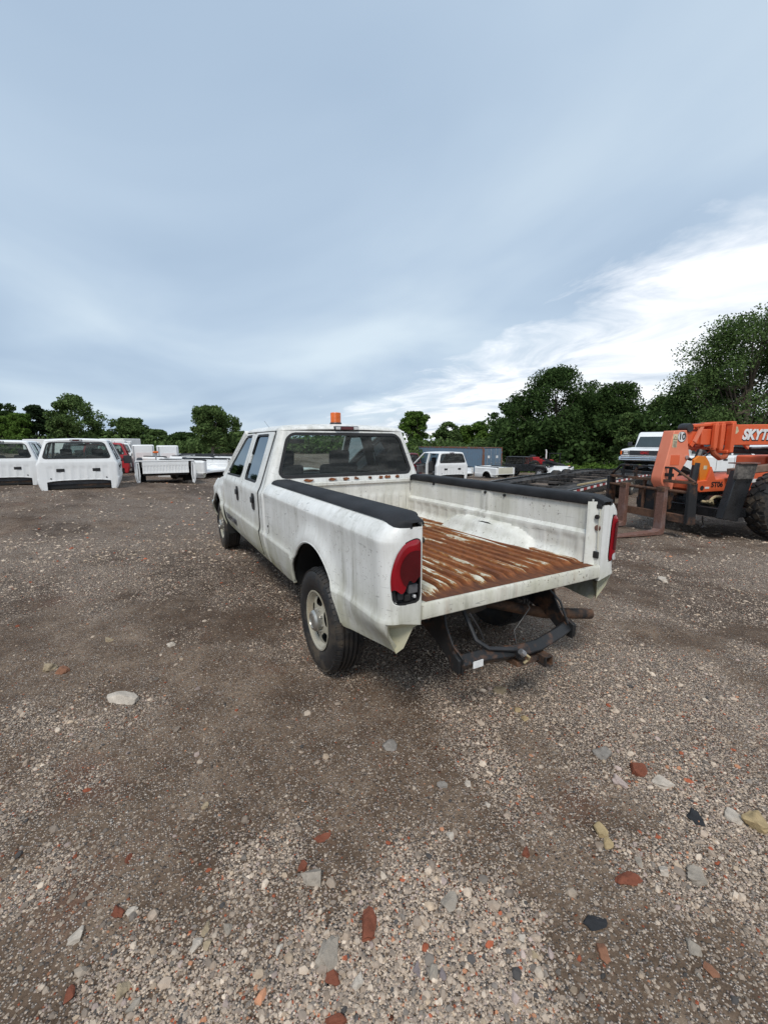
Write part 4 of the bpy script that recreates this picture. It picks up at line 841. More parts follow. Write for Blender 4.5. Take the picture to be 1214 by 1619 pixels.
def stone(name, u, v, wpx, hpx, mk, label, group=None, cat='stone', boxy=0.0, flat=0.55, seed=None, turn=None):
    rs = np.random.RandomState(int(u * 7 + v) if seed is None else seed)
    p, t = gpix(u, v, 0.0); zg = gz(p[0], p[1]); p, t = gpix(u, v, zg + 0.01); L_ = wpx * t / FPX / 2 * 0.93
    d = ray(u, v); sl = abs(d[2]) / np.linalg.norm(d); D_ = min(hpx * t / FPX / 2 / max(sl, 0.25) * 0.9, L_ * 1.7) ; H_ = min(L_, D_) * flat * 1.15
    V = ROCK_V.copy()
    if boxy: V = V / (np.abs(V) ** (1 / (1 - boxy * 0.8))).sum(1, keepdims=True) ** (1 - boxy * 0.8) if boxy < 1 else V
    if boxy: V = np.sign(V) * np.abs(V) ** (1 - 0.45 * boxy)
    # knock planes off to make facets
    V = V * (1 + 0.16 * np.sin(V @ rs.randn(3, 1) * 2.2 + rs.rand() * 6) + 0.10 * np.sin(V @ rs.randn(3, 1) * 4.5))
    for _ in range(13 if not boxy else 6):
        nn = rs.randn(3); nn /= np.linalg.norm(nn); h = rs.uniform(0.50, 0.88); q = V @ nn; V = V - np.outer(np.maximum(q - h, 0), nn)
    V = V * (1 + 0.05 * sum(np.sin(V @ (rs.randn(3, 1) * fq) + rs.rand() * 6) / (1 + i_) for i_, fq in enumerate((5, 8, 13, 19))) + 0.012 * rs.randn(len(V), 1)); V = V * np.array([L_, D_, H_])
    a = math.atan2(RT[1], RT[0]) + (rs.uniform(-0.3, 0.3) if turn is None else turn); c, s_ = math.cos(a), math.sin(a)
    V = np.stack([V[:, 0] * c - V[:, 1] * s_, V[:, 0] * s_ + V[:, 1] * c, V[:, 2]], 1)
    b = MB(); b.add(V, ROCK_F); o = b.build(name, RM[mk], None, sharp=38); o.location = (p[0], p[1], zg + H_ * 0.12); tag(o, label, cat, group); return o
STONES = [
 ('stone', 194, 1103, 66, 20, 'light', 'long flat pale stone slab on open gravel on the driver side of the pickup'), ('stone', 78, 1056, 20, 13, 'tan', 'tan stone lying against a brownish one at the edge of the lane'), ('stone', 97, 1061, 20, 10, 'orange', 'flat brownish orange stone touching a tan stone'),
 ('stone', 497, 1383, 46, 26, 'grey', 'grey and white streaked stone beside a red brick splinter'), ('stone', 517, 1513, 42, 54, 'grey', 'largest rough grey stone with a pale face, a dark brick chip under its edge'), ('brick_fragment', 581, 1457, 31, 50, 'brick', 'squarish brown red brick half lying flat in the gravel'),
 ('stone', 565, 1552, 20, 28, 'light', 'small white pointed stone right of the largest grey stone'), ('brick_fragment', 527, 1543, 28, 20, 'brick', 'dark red brick chip tucked under the largest grey stone'), ('stone', 194, 1563, 28, 26, 'tan', 'round smooth brownish grey cobble'), ('stone', 210, 1589, 20, 26, 'grey', 'oval grey pebble just beside the round brownish cobble'),
 ('stone', 121, 1479, 28, 28, 'light', 'pale crumbly stone half sunk in loose gravel'), ('brick_fragment', 530, 1611, 40, 18, 'brick', 'long red brick splinter below the dark brick chip'), ('stone', 326, 1465, 16, 17, 'tan', 'round beige pebble in a cluster of three near dark gravel'), ('stone', 312, 1489, 18, 22, 'light', 'pale oval pebble of the beige cluster'), ('stone', 328, 1489, 15, 18, 'tan', 'brown beige pebble touching the pale oval one'), ('stone', 360, 1465, 19, 17, 'grey', 'dark grey pebble beside the beige cluster'),
 ('stone', 615, 1178, 29, 23, 'blue', 'mottled blue grey stone on brown earth behind the truck'), ('stone', 955, 1190, 29, 24, 'blue', 'blue grey speckled stone near a red brick lump'), ('brick_fragment', 1007, 1216, 32, 18, 'brick', 'rounded deep red brick lump near a pinkish white stone'), ('stone', 978, 1234, 22, 24, 'pink', 'pinkish white angular stone in front of the red brick lump'), ('stone', 1046, 1237, 40, 15, 'light', 'flat pale stones flush with the ground right of the pinkish stone'),
 ('rubber_scrap', 1098, 1290, 28, 26, 'black', 'torn black rubber scrap beside a pale grey stone', 'scrap'), ('stone', 1157, 1288, 28, 26, 'light', 'pale grey oval stone between black scrap and yellow sandstone'), ('stone', 1195, 1301, 42, 30, 'yellow', 'crumbling yellow sandstone patch beside the pale grey oval stone'), ('stone', 950, 1315, 26, 20, 'yellow', 'upper piece of a broken yellow sandstone lump'), ('stone', 960, 1332, 20, 18, 'yellow', 'lower piece of a broken yellow sandstone lump'),
 ('brick_fragment', 997, 1389, 42, 15, 'brick', 'flat orange red brick piece sunk in the gravel'), ('rubber_scrap', 938, 1455, 46, 26, 'black', 'long black rubber strip lying on the gravel', 'scrap'), ('brick_fragment', 955, 1505, 17, 22, 'orange', 'small bright orange brick pebble next to dark grey stones'), ('stone', 1121, 1530, 22, 20, 'orange', 'round orange stone standing alone in pale gravel'), ('stone', 1094, 1495, 26, 28, 'grey', 'brownish grey pitted stone above the round orange one'), ('stone', 1101, 1387, 36, 24, 'grey', 'dark grey oval stone right of the flat brick piece'),
 ('stone', 710, 1424, 25, 36, 'grey', 'tall speckled grey cobble in the middle of the gravel'), ('stone', 700, 1388, 12, 19, 'pink', 'small pink pebble just behind the speckled grey cobble'), ('stone', 683, 1536, 21, 28, 'grey', 'grey cobble in a tight cluster with purple stones'), ('stone', 659, 1530, 15, 25, 'purple', 'purple grey pebble the longer of two in the tight cluster'), ('stone', 700, 1537, 14, 20, 'purple', 'purple grey pebble, the shorter of two in the tight cluster'), ('brick_fragment', 831, 1347, 18, 12, 'brick', 'two toned red brick crumb on dark earth'),
 ('stone', 813, 1577, 14, 24, 'pink', 'upright pale pink stone on dark earth'), ('stone', 788, 1091, 26, 14, 'tan', 'tan flat stone on the ground below the trailer hitch'), ('stone', 818, 1122, 14, 10, 'yellow', 'small yellow stone of a crumbled pair behind the hitch'), ('stone', 829, 1134, 16, 8, 'yellow', 'flat yellow crumb next to the small yellow stone'), ('stone', 1046, 916, 15, 7, 'light', 'pale stone on brown earth beside the right rear corner of the truck'), ('stone', 739, 1237, 12, 12, 'light', 'small pale stone on dark earth'), ('stone', 700, 1240, 22, 10, 'blue', 'blue grey sliver on dark earth'), ('stone', 272, 1018, 14, 7, 'light', 'small cream stone on a patch of bare earth by the lane'), ('stone', 173, 1012, 15, 8, 'tan', 'pair of tan pebbles in a wheel rut'), ('stone', 325, 1272, 12, 12, 'tan', 'small yellowish pebble on grey gravel'), ('brick_fragment', 185, 1440, 26, 12, 'brick', 'red brick splinter with a pale pebble beside it'), ('stone', 209, 1437, 16, 16, 'light', 'pale blue pebble beside the red brick splinter'), ('brick_fragment', 108, 1571, 18, 18, 'brick', 'dark red brick crumb in coarse gravel'), ('brick_fragment', 478, 1368, 18, 16, 'brick', 'red brick splinter behind the streaked grey stone'), ('brick_fragment', 510, 1322, 32, 9, 'brick', 'thin curved red brick sliver'), ('brick_fragment', 203, 1355, 12, 12, 'brick', 'small round red brick pebble'), ('stone', 440, 1500, 14, 16, 'light', 'small white pebble on dark gravel'), ('stone', 770, 1270, 10, 11, 'light', 'round whitish pebble standing clear'), ('stone', 713, 1320, 16, 14, 'light', 'round beige white pebble'), ('stone', 1010, 1360, 14, 14, 'grey', 'round grey pebble above the flat brick piece'), ('stone', 1050, 1375, 22, 16, 'light', 'cracked whitish stone by the dark grey oval one'), ('stone', 1105, 1540, 12, 9, 'grey', 'grey pebble beside the round orange stone'), ('stone', 870, 1505, 14, 16, 'pink', 'pink beige pebble in pale gravel'), ('stone', 825, 1480, 16, 14, 'light', 'cream pebble lying on dark earth'), ('stone', 845, 1507, 13, 12, 'tan', 'orange tan cube shaped pebble')]
for it in STONES:
    nm, u, v, a, b, mk, lb = it[:7]; stone(nm, u, v, a, b, mk, lb, None, it[7] if len(it) > 7 else ('brick' if nm.startswith('brick') else 'stone'), 0.6 if nm.startswith('brick') else 0.0, 0.30 if mk == 'black' else 0.40 if a > 60 else 0.75)

# ------------------------------------------------------------------ trees
def leaf_mat(name, dark, light, trans=0.25):
    m = bpy.data.materials.new(name); m.use_nodes = True; t = m.node_tree; N = t.nodes; L = t.links; N.clear()
    g = N.new('ShaderNodeNewGeometry'); r = N.new('ShaderNodeValToRGB'); L.new(g.outputs['Random Per Island'], r.inputs[0])
    e = r.color_ramp.elements; e[0].color = (*dark, 1); e[1].color = (*light, 1); mid = e.new(0.6); mid.color = (*[(a + b) / 2 * 0.95 for a, b in zip(dark, light)], 1)
    d = N.new('ShaderNodeBsdfDiffuse'); tr = N.new('ShaderNodeBsdfTranslucent'); mx = N.new('ShaderNodeMixShader'); mx.inputs[0].default_value = trans; o = N.new('ShaderNodeOutputMaterial')
    L.new(r.outputs[0], d.inputs[0]); L.new(r.outputs[0], tr.inputs[0]); L.new(d.outputs[0], mx.inputs[1]); L.new(tr.outputs[0], mx.inputs[2]); L.new(mx.outputs[0], o.inputs[0]); return m
LM = {'dark': leaf_mat('dark_foliage', (0.028, 0.052, 0.018), (0.078, 0.128, 0.042)), 'mid': leaf_mat('mid_foliage', (0.056, 0.094, 0.032), (0.15, 0.22, 0.078)), 'light': leaf_mat('light_foliage', (0.060, 0.115, 0.022), (0.15, 0.235, 0.055)), 'pine': leaf_mat('pine_foliage', (0.022, 0.038, 0.018), (0.055, 0.085, 0.040))}
M['bark'] = plain('bark', (0.085, 0.068, 0.052), 0.95, 0, 0.4, 5, 0.6); M['bark_pale'] = plain('pale_bark', (0.19, 0.165, 0.135), 0.95, 0, 0.3, 5, 0.6)
def leaves(rs, centers, radii, per, size, flat=1.0):
    n = len(centers); k = np.repeat(np.arange(n), per); c = centers[k]; r = radii[k]
    d = rs.randn(len(k), 3); d /= np.linalg.norm(d, axis=1, keepdims=True); q = rs.rand(len(k)) ** 0.45
    p = c + d * (q * r)[:, None] * np.array([1, 1, 0.72 * flat])
    a = rs.randn(len(k), 3); a /= np.linalg.norm(a, axis=1, keepdims=True); b = np.cross(a, rs.randn(len(k), 3)); b /= np.linalg.norm(b, axis=1, keepdims=True)
    s = (size * (0.6 + 0.8 * rs.rand(len(k))))[:, None]
    V = np.stack([p - a * s, p + b * s * 0.55, p + a * s, p - b * s * 0.55], 1).reshape(-1, 3)
    F = np.arange(len(V)).reshape(-1, 4); return V, F
def tree(u, d, top, wpx, kind, label, seed, group=None, base=0.18, name='tree', dens=1.0, trunk='bark', clumps=64, per=150):
    rs = np.random.RandomState(seed); rnd = random.Random(seed); x, y = ud_xy(u, d); z0 = gz(x, y)
    H = (698 - top) / FPX * d + CAM[2] - z0; Wd = wpx / FPX * d / 2
    t = thing(name, label, 'tree', (x, y, z0), rnd.uniform(0, 6.28), group)
    r0 = 0.018 * H + 0.06; tk = MB(); ax = [(0, 0, -0.2)]; px = py = 0
    for k in range(1, 7): px += rnd.uniform(-.03, .03) * H * 0.4; py += rnd.uniform(-.03, .03) * H * 0.4; ax.append((px, py, H * 0.82 * k / 6))
    tk.tube(ax, [r0 * 1.25] + [r0 * (1 - 0.14 * k) for k in range(1, 7)], 9)
    cents, rads = [], []; lobes = [(rnd.uniform(0, 6.28), rnd.uniform(0.35, 0.75), rnd.uniform(0.15, 0.92)) for _ in range(7)]
    zb = H * base; nb = 11
    for k in range(clumps):
        f = (k + rnd.random()) / clumps; zz = zb + (H - zb) * f
        prof = math.sin(math.pi * min(1, 0.16 + 0.80 * f)) ** 0.65 if kind != 'pine' else 1.05 * (1 - f) ** 0.75 + 0.08
        rr = Wd * prof * math.sqrt(rnd.uniform(0.15, 1.0)) * rnd.uniform(0.70, 1.25); an = k * 2.4 + rnd.uniform(-.5, .5)
        if kind != 'pine' and rnd.random() < 0.38:
            la, lr, lf = rnd.choice(lobes); an = la + rnd.uniform(-.55, .55); rr = Wd * lr * rnd.uniform(0.55, 1.35); ff = min(0.95, max(0.0, lf + rnd.uniform(-.14, .14))); zz = zb + (H - zb) * ff; rr *= math.sqrt(max(0.08, 1 - ((ff - 0.42) / 0.60) ** 2))
        cr = Wd * (rnd.uniform(0.17, 0.36) if kind != 'pine' else rnd.uniform(0.16, 0.26)); cents.append((rr * math.cos(an), rr * math.sin(an), min(zz, H - cr * 0.6))); rads.append(cr)
        if k % 3 == 0 and rr > Wd * 0.3:
            i = max(1, min(5, int(f * 5))); st = Vector(ax[i]); en = Vector(cents[-1]); md = st.lerp(en, 0.5) + Vector((0, 0, -0.04 * H))
            tk.tube([st, md, en], [r0 * 0.38, r0 * 0.25, r0 * 0.10], 6)
    tk.build('trunk', M[trunk], t)
    ls = max(0.10, 0.0027 * d) if kind != 'pine' else 0.0036 * d
    V, F = leaves(rs, np.array(cents), np.array(rads), int(per * dens * 1.45), ls, 1.0 if kind != 'pine' else 0.45)
    c = fast_mesh('crown', V, F, LM[kind]); c.parent = t; return t
TG = 'trees along the far edge of the yard'
tree(8, 62, 640, 60, 'dark', 'dark tree at the end of the row beside a bushy yellow green tree', 11); tree(36, 58, 655, 46, 'light', 'yellowish green bushy tree between dark tree and pine', 12); tree(63, 60, 642, 52, 'pine', 'dark layered pine with flat branch tiers', 13, name='pine_tree', base=0.25)
tree(122, 58, 627, 76, 'mid', 'tall round topped broadleaf tree next to the pine', 14, clumps=60); tree(160, 66, 680, 44, 'mid', 'low round tree in the gap beside the tall round one', 15); tree(205, 60, 662, 56, 'mid', 'spreading mid green tree above the white cargo boxes', 16); tree(248, 60, 680, 40, 'mid', 'short tree beside the spreading mid green tree', 17); tree(290, 62, 684, 50, 'dark', 'low dark tree beside the tree with the forked pale trunk', 18)
tree(336, 52, 644, 66, 'mid', 'broadleaf tree with pale forked trunk and two humped crown', 19, trunk='bark_pale', base=0.22, clumps=80); tree(378, 60, 682, 40, 'mid', 'small tree just above the hood of the white pickup', 20); tree(425, 70, 690, 60, 'mid', 'tree hidden mostly behind the pickup cab, low crown', 21); tree(520, 72, 690, 80, 'dark', 'tree seen through the cab windows of the pickup', 22); tree(590, 72, 688, 70, 'mid', 'tree behind the roof beacon of the pickup', 23)
tree(657, 58, 652, 50, 'light', 'fresh light green tree right behind the pickup cab', 24); tree(708, 64, 668, 44, 'mid', 'thin tree with bare brown twigs showing in its top', 25, dens=0.55, trunk='bark_pale'); tree(752, 66, 668, 62, 'light', 'bright green bushy tree next to the dark oak group, behind the container', 26)
tree(812, 60, 630, 70, 'dark', 'dark tree on the container side of the oak group', 27, clumps=90, base=0.06); tree(872, 56, 588, 130, 'dark', 'big dark oak with the highest crown behind the jeep', 28, clumps=150, base=0.06, per=170); tree(968, 56, 610, 110, 'dark', 'broad dark oak between the big oak and the small light tree', 29, clumps=130, base=0.06, per=170); tree(925, 62, 625, 90, 'dark', 'dark oak filling the gap between the two biggest oaks', 30, base=0.06, clumps=95); tree(993, 46, 655, 56, 'mid', 'smaller mid green tree in front of the oaks behind the white truck on the trailer', 31, base=0.08)
tree(1045, 56, 628, 80, 'mid', 'rounded green tree between the oaks and the tallest tree', 32, base=0.06, clumps=60); tree(1172, 44, 508, 190, 'mid', 'tallest tree with broad crown and visible dark limbs beyond the orange machine', 33, clumps=170, base=0.10, per=200, dens=1.0); tree(1100, 50, 600, 110, 'dark', 'dark tree below the tallest crown', 34, base=0.05, clumps=90); tree(1230, 52, 560, 150, 'dark', 'dense dark tree half hidden behind the tallest tree', 35, base=0.05, clumps=70)
# the tree line goes on to the left of the picture, where the door windows mirror it
for k, (px, py, hh) in enumerate(((20, 26, 11), (2, 34, 12), (-14, 30, 10), (34, 22, 10))):
    d_ = math.hypot(px - CAM[0], py - CAM[1]); t = tree(607, d_, 698 - (hh - CAM[2]) / d_ * FPX, 8 / d_ * FPX, 'mid', ('leafy tree of the row left of the lane, %s' % ('next to the cab shells', 'tallest of the four', 'farthest from the cabs', 'behind the second cab shell')[k]), 50 + k, None, base=0.08); t.location = (px, py, gz(px, py))
# undergrowth: a mass nobody could count
def undergrowth():
    rs = np.random.RandomState(5); C_, R_ = [], []
    for u in np.arange(-40, 1290, 6.0):
        for q in range(3):
            d = (rs.uniform(56, 70) if u < 640 else rs.uniform(50, 62)) - (6 if u > 1000 else 0); x, y = ud_xy(u + rs.uniform(-4, 4), d); hh = (rs.uniform(0.2, 1.7) if u < 640 else rs.uniform(0.4, 2.8) if u < 780 else rs.uniform(0.8, 5.5)); C_.append((x, y, gz(x, y) + hh)); R_.append(rs.uniform(1.0, 1.9))
    C_ = np.array(C_); R_ = np.array(R_); cut = 3 * int((780 + 40) / 6)
    for nm_, sl, mk_, lb_ in (('undergrowth', slice(0, cut), 'mid', 'low green undergrowth along the foot of the separate trees'), ('undergrowth', slice(cut, None), 'dark', 'dense dark undergrowth along the foot of the oaks')):
        V, F = leaves(rs, C_[sl], R_[sl], 110, 0.24); o = fast_mesh(nm_, V, F, LM[mk_]); o['kind'] = 'stuff'; o['label'] = lb_; o['category'] = 'undergrowth'
    # rough grass strip in front of the oaks
    C_, R_ = [], []
    for u in np.arange(790, 1010, 2.2):
        d = rs.uniform(42, 50); x, y = ud_xy(u, d); C_.append((x, y, gz(x, y) + rs.uniform(0.05, 0.55))); R_.append(0.55)
    V, F = leaves(rs, np.array(C_), np.array(R_), 60, 0.13); o = fast_mesh('tall_grass', V, F, LM['light']); o['kind'] = 'stuff'; o['label'] = 'bright green tall grass in front of the oaks'; o['category'] = 'grass'
undergrowth()

# ------------------------------------------------------------------ loose cabs and beds parked in the rows (all in line with the pickup)
proto_mats = {}
def shell_at(x, y, label, paint, rz=0.0, dz=-0.47, group=None, **kw):
    T = thing('truck_cab', label, 'truck cab', (x, y, gz(x + 2.5, y) + dz), rz, group); return T
cab0 = shell_at(10.7, 3.62, 'white cab shell with two black vents and a black door mirror, set on the ground', None)
make_cab(cab0, M['white_far'])
MB().tube([(4.72, -0.97, 1.20), (4.76, -1.08, 1.22)], 0.022, 6).prism([(4.70, 1.10), (4.80, 1.10), (4.82, 1.34), (4.72, 1.36)], 1, -1.30, -1.06).build('door_mirror', M['plastic'], cab0, bevel=0.02)
MB().box(2.62, 4.9, -0.80, 0.80, 0.495, 0.62).build('floor_pan', M['chassis'], cab0)
WM = 'white_body_paint'
def cab_copy(x, y, label, paint=None, dz=-0.47, rz=0.0, glassm=None):
    c = copy_tree(cab0, None, {WM: M[paint]} if paint else None); c.location = (x, y, gz(x + 2.5, y) + dz); c.rotation_euler = (0, 0, rz); c['label'] = label; return c
cab_copy(13.5, 5.95, 'white cab shell without mirrors, next to the white box trailer')
cab_copy(15.5, 3.78, 'dark blue black cab shell right behind the white one with the mirror', 'blackpaint', -0.42)
cab_copy(20.0, 3.54, 'red cab shell in the row between black and white cabs', 'redpaint', -0.45)
cab_copy(25.6, 3.37, 'white cab shell standing behind the red cab', None, -0.45)
# white crew cab without left doors, maroon cab
crew = thing('truck_cab', 'white crew cab shell with its left doors missing, in front of the blue container', 'truck cab', (13.7, -12.05, gz(15.7, -11.7) - 0.49), -0.06)
make_cab(crew, M['white_far'], doors_left=False, tint=M['glass_dark'])
MB().box(2.62, 4.9, -0.80, 0.80, 0.495, 0.62).build('floor_pan', M['chassis'], crew)
mar = cab_copy(17.5, -11.9, 'maroon cab shell half hidden by the pickup cab', 'maroon', -0.49)
# loose beds
bed0 = thing('truck_bed', 'white loose pickup bed standing on the ground with its ribbed front wall showing', 'truck bed', (17.1, 1.30, gz(15.7, 1.3) - 0.50), math.pi)
bed0.location = (15.55 + 2.5, 1.28, gz(15.7, 1.3) - 0.50)
make_bed(bed0, M['white_far'], M['white_far'], M['white_far'], lamps=False, caps=True)
MB().box(2.485, 2.512, -0.93, 0.93, 1.285, 1.335).build('front_flange', M['white_far'], bed0, bevel=0.006)
for s in (1, -1): MB().box(2.486, 2.492, *sorted((s * 0.865, s * 0.885)), 0.62, 1.22).build('rubber_slot', M['seal'], bed0)
for s in (1, -1): MB().prism([(s * 0.84, 1.28), (s * 0.95, 1.28), (s * 0.975, 0.85), (s * 0.90, 0.50), (s * 0.85, 0.50), (s * 0.82, 0.80)] if s == 1 else [(s * 0.82, 0.80), (s * 0.85, 0.50), (s * 0.90, 0.50), (s * 0.975, 0.85), (s * 0.95, 1.28), (s * 0.84, 1.28)], 0, 2.470, 2.485).build('front_corner', M['white_far'], bed0, bevel=0.003)
def bed_copy(x, y, rz, label, dz=-0.5, gate=None):
    c = copy_tree(bed0); c.location = (x, y, gz(x, y) + dz); c.rotation_euler = (0, 0, rz); c['label'] = label
    if gate:
        tg = MB().box(-0.012, 0.045, -YJ + 0.01, YJ - 0.01, 0.80, 1.30).build('tailgate', M[gate], c, bevel=0.012); MB().box(-0.018, -0.008, -0.60, 0.60, 0.95, 1.22).build('pressed_panel', M[gate], tg, bevel=0.006)
    return c
bed_copy(18.6, -0.95, 0.75, 'white loose bed with side wheel arch, first of the row by the pickup hood'); bed_copy(20.9, -1.6, 0.75, 'white loose bed behind the first one of the row by the pickup hood'); bed_copy(24.6, -1.2, 0.75, 'white loose bed farthest back in the row by the pickup hood'); bed_copy(22.5, 0.3, 0.6, 'white loose bed between the dark arches and the cargo boxes')
bed_copy(22.8, -22.57, 0.0, 'white loose bed with cream tailgate next to the black jeep', -0.47, 'cream'); bed_copy(25.8, -21.0, 0.0, 'white loose bed with a red lamp, behind the one with the cream tailgate', -0.47)
fx, fy = ud_xy(885, 37); far = bed_copy(fx, fy, -1.0, 'long white loose bed beyond the black jeep', -0.5)
# black wheel arches standing out on the row beds are real openings; a dark tyre leans there
def loose_tyre(x, y, label):
    o = MB().lathe([(0.21, -0.09), (0.30, -0.12), (0.38, -0.10), (0.395, -0.05), (0.395, 0.05), (0.38, 0.10), (0.30, 0.12), (0.21, 0.09)], (0, 0, 0.395), (0.3, 1, 0), 32, True).build('loose_tyre', M['rubber']); o.location = (x, y, gz(x, y)); tag(o, label, 'tyre'); return o
loose_tyre(18.6, 0.85, 'black tyre standing between the ribbed bed and the bed row')
# ------------------------------------------------------------------ white cargo boxes and trailers far left
def cargo_box(u, d, wd, h, label, zb=0.0, dep=1.4, name='cargo_box', rz=0.0, stripe=False):
    x, y = ud_xy(u, d); z = gz(x, y) + zb; T = thing(name, label, 'cargo box', (x, y, z), rz)
    MB().box(0, dep, -wd / 2, wd / 2, 0.0, h).build('shell', M['white_far'], T, bevel=0.05)
    for yy in (-wd / 2 + 0.06, wd / 2 - 0.06): MB().box(-0.012, 0.0, yy - 0.03, yy + 0.03, 0.05, h - 0.05).build('corner_trim', M['silver'], T)
    MB().box(-0.008, 0.0, -wd * 0.33, wd * 0.33, h * 0.55, h * 0.72).build('faded_band', M['pinkish'], T)
    MB().box(-0.014, 0.0, -0.06, 0.06, h * 0.40, h * 0.46).build('latch', M['plastic'], T); return T
M['pinkish'] = plain('sun_bleached_band', (0.74, 0.68, 0.67), 0.6, 0, 0.05, 3)
cargo_box(227, 22, 0.98, 1.38, 'white cargo box standing on end, the one of the pair nearer the red cab'); cargo_box(266, 22, 0.96, 1.36, 'white cargo box standing on end, the one of the pair nearer the bed row'); cargo_box(191, 30, 0.75, 1.62, 'narrow white box behind the red cab', dep=1.0); cargo_box(203, 31, 0.55, 1.60, 'second narrow white box touching the first behind the red cab', dep=1.0)
def box_trailer(u, d, ln, label):
    x, y = ud_xy(u, d); T = thing('box_trailer', label, 'trailer', (x, y, gz(x, y)), YAW)
    MB().box(0, 2.4, -ln / 2, ln / 2, 0.55, 1.75).build('trailer_body', M['white_far'], T, bevel=0.04); MB().box(-0.02, 0, -ln / 2, ln / 2, 0.56, 0.66).build('skirt_rail', M['silver'], T)
    for yy in (-ln / 2 + 0.6, ln / 2 - 0.6): make_wheel(T, 0.25, yy, 1, 0.38, 0.2, 'wheel', 0.2, False)
box_trailer(70, 36, 3.4, 'white box trailer roof showing between the two nearest cab shells'); box_trailer(178, 34, 1.9, 'white box trailer half hidden behind the black cab')
x, y = ud_xy(246, 20.5); wl = thing('work_lamp', 'orange marker lamp bar between the two cargo boxes', 'lamp', (x, y, gz(x, y)))
MB().tube([(0, 0, 0), (0, 0, 1.0)], 0.03).build('post', M['silver'], wl); MB().box(-0.06, 0.06, -0.12, 0.12, 1.0, 1.09).build('lamp_body', M['amber'], wl, bevel=0.02)
# ------------------------------------------------------------------ shipping container
M['contblue'] = rusty_steel('blue_container_paint', (0.13, 0.06, 0.035), (0.13, 0.195, 0.27), 0.36, 0.6); M['contrust'] = rusty_steel('container_rust', (0.13, 0.055, 0.03), (0.12, 0.18, 0.25), 0.58, 0.8)
def container():
    zb = -1.42; T = thing('shipping_container', 'blue shipping container with rusty corner posts and white locking bars', 'container', (30.2, -29.33, zb))
    Ln, Wd, H = 12.2, 2.44, 2.6
    def corr(x): ph = x / 0.28; fr = ph - math.floor(ph); return 0.036 * min(1, max(0, abs(fr - 0.5) * 2 - 0.25) * 3)
    xs = [i * 0.035 for i in range(int(Ln / 0.035))]
    for yy, sg in ((0.05, -1), (Wd - 0.05, 1)): MB().sheet(xs, [0.12, H - 0.12], lambda x, z: (x, yy + sg * corr(x), z)).build('side_panel', M['contblue'], T, sharp=20)
    MB().box(0, Ln, 0.02, Wd - 0.02, H - 0.06, H - 0.03).build('roof', M['contrust'], T)
    for yy in (0.0, Wd - 0.12): MB().box(0, Ln, yy, yy + 0.12, H - 0.12, H).build('top_rail', M['contrust'], T); MB().box(0, Ln, yy, yy + 0.12, 0, 0.14).build('bottom_rail', M['contrust'], T)
    for xx in (-0.01, Ln - 0.15):
        for yy in (-0.012, Wd - 0.148): MB().box(xx, xx + 0.16, yy, yy + 0.16, -0.01, H + 0.01).build('corner_post', M['contrust'], T)
    MB().box(Ln - 0.1, Ln - 0.06, 0.1, Wd - 0.1, 0.1, H - 0.1).build('end_wall', M['contblue'], T)
    for k in (0, 1):
        y0 = 0.15 + k * 1.08; dr = MB().box(-0.02, 0.03, y0, y0 + 1.05, 0.14, H - 0.12).build('door', M['contblue'], T, bevel=0.01)
        for q in (0.28, 0.76):
            MB().tube([(-0.05, y0 + q, 0.12), (-0.05, y0 + q, H - 0.10)], 0.022, 6).build('locking_bar', M['alu'], dr); MB().box(-0.07, -0.02, y0 + q - 0.18, y0 + q + 0.02, 1.05, 1.10).build('handle', M['alu'], dr)
        for zz in (0.75, 1.4, 2.0): MB().box(-0.028, -0.018, y0 + 0.04, y0 + 1.0, zz - 0.03, zz + 0.03).build('door_rib', M['contblue'], dr)
        MB().box(-0.032, -0.02, y0 + 0.42, y0 + 0.66, 1.55, 1.80).build('placard', M['paper'], dr)
container()
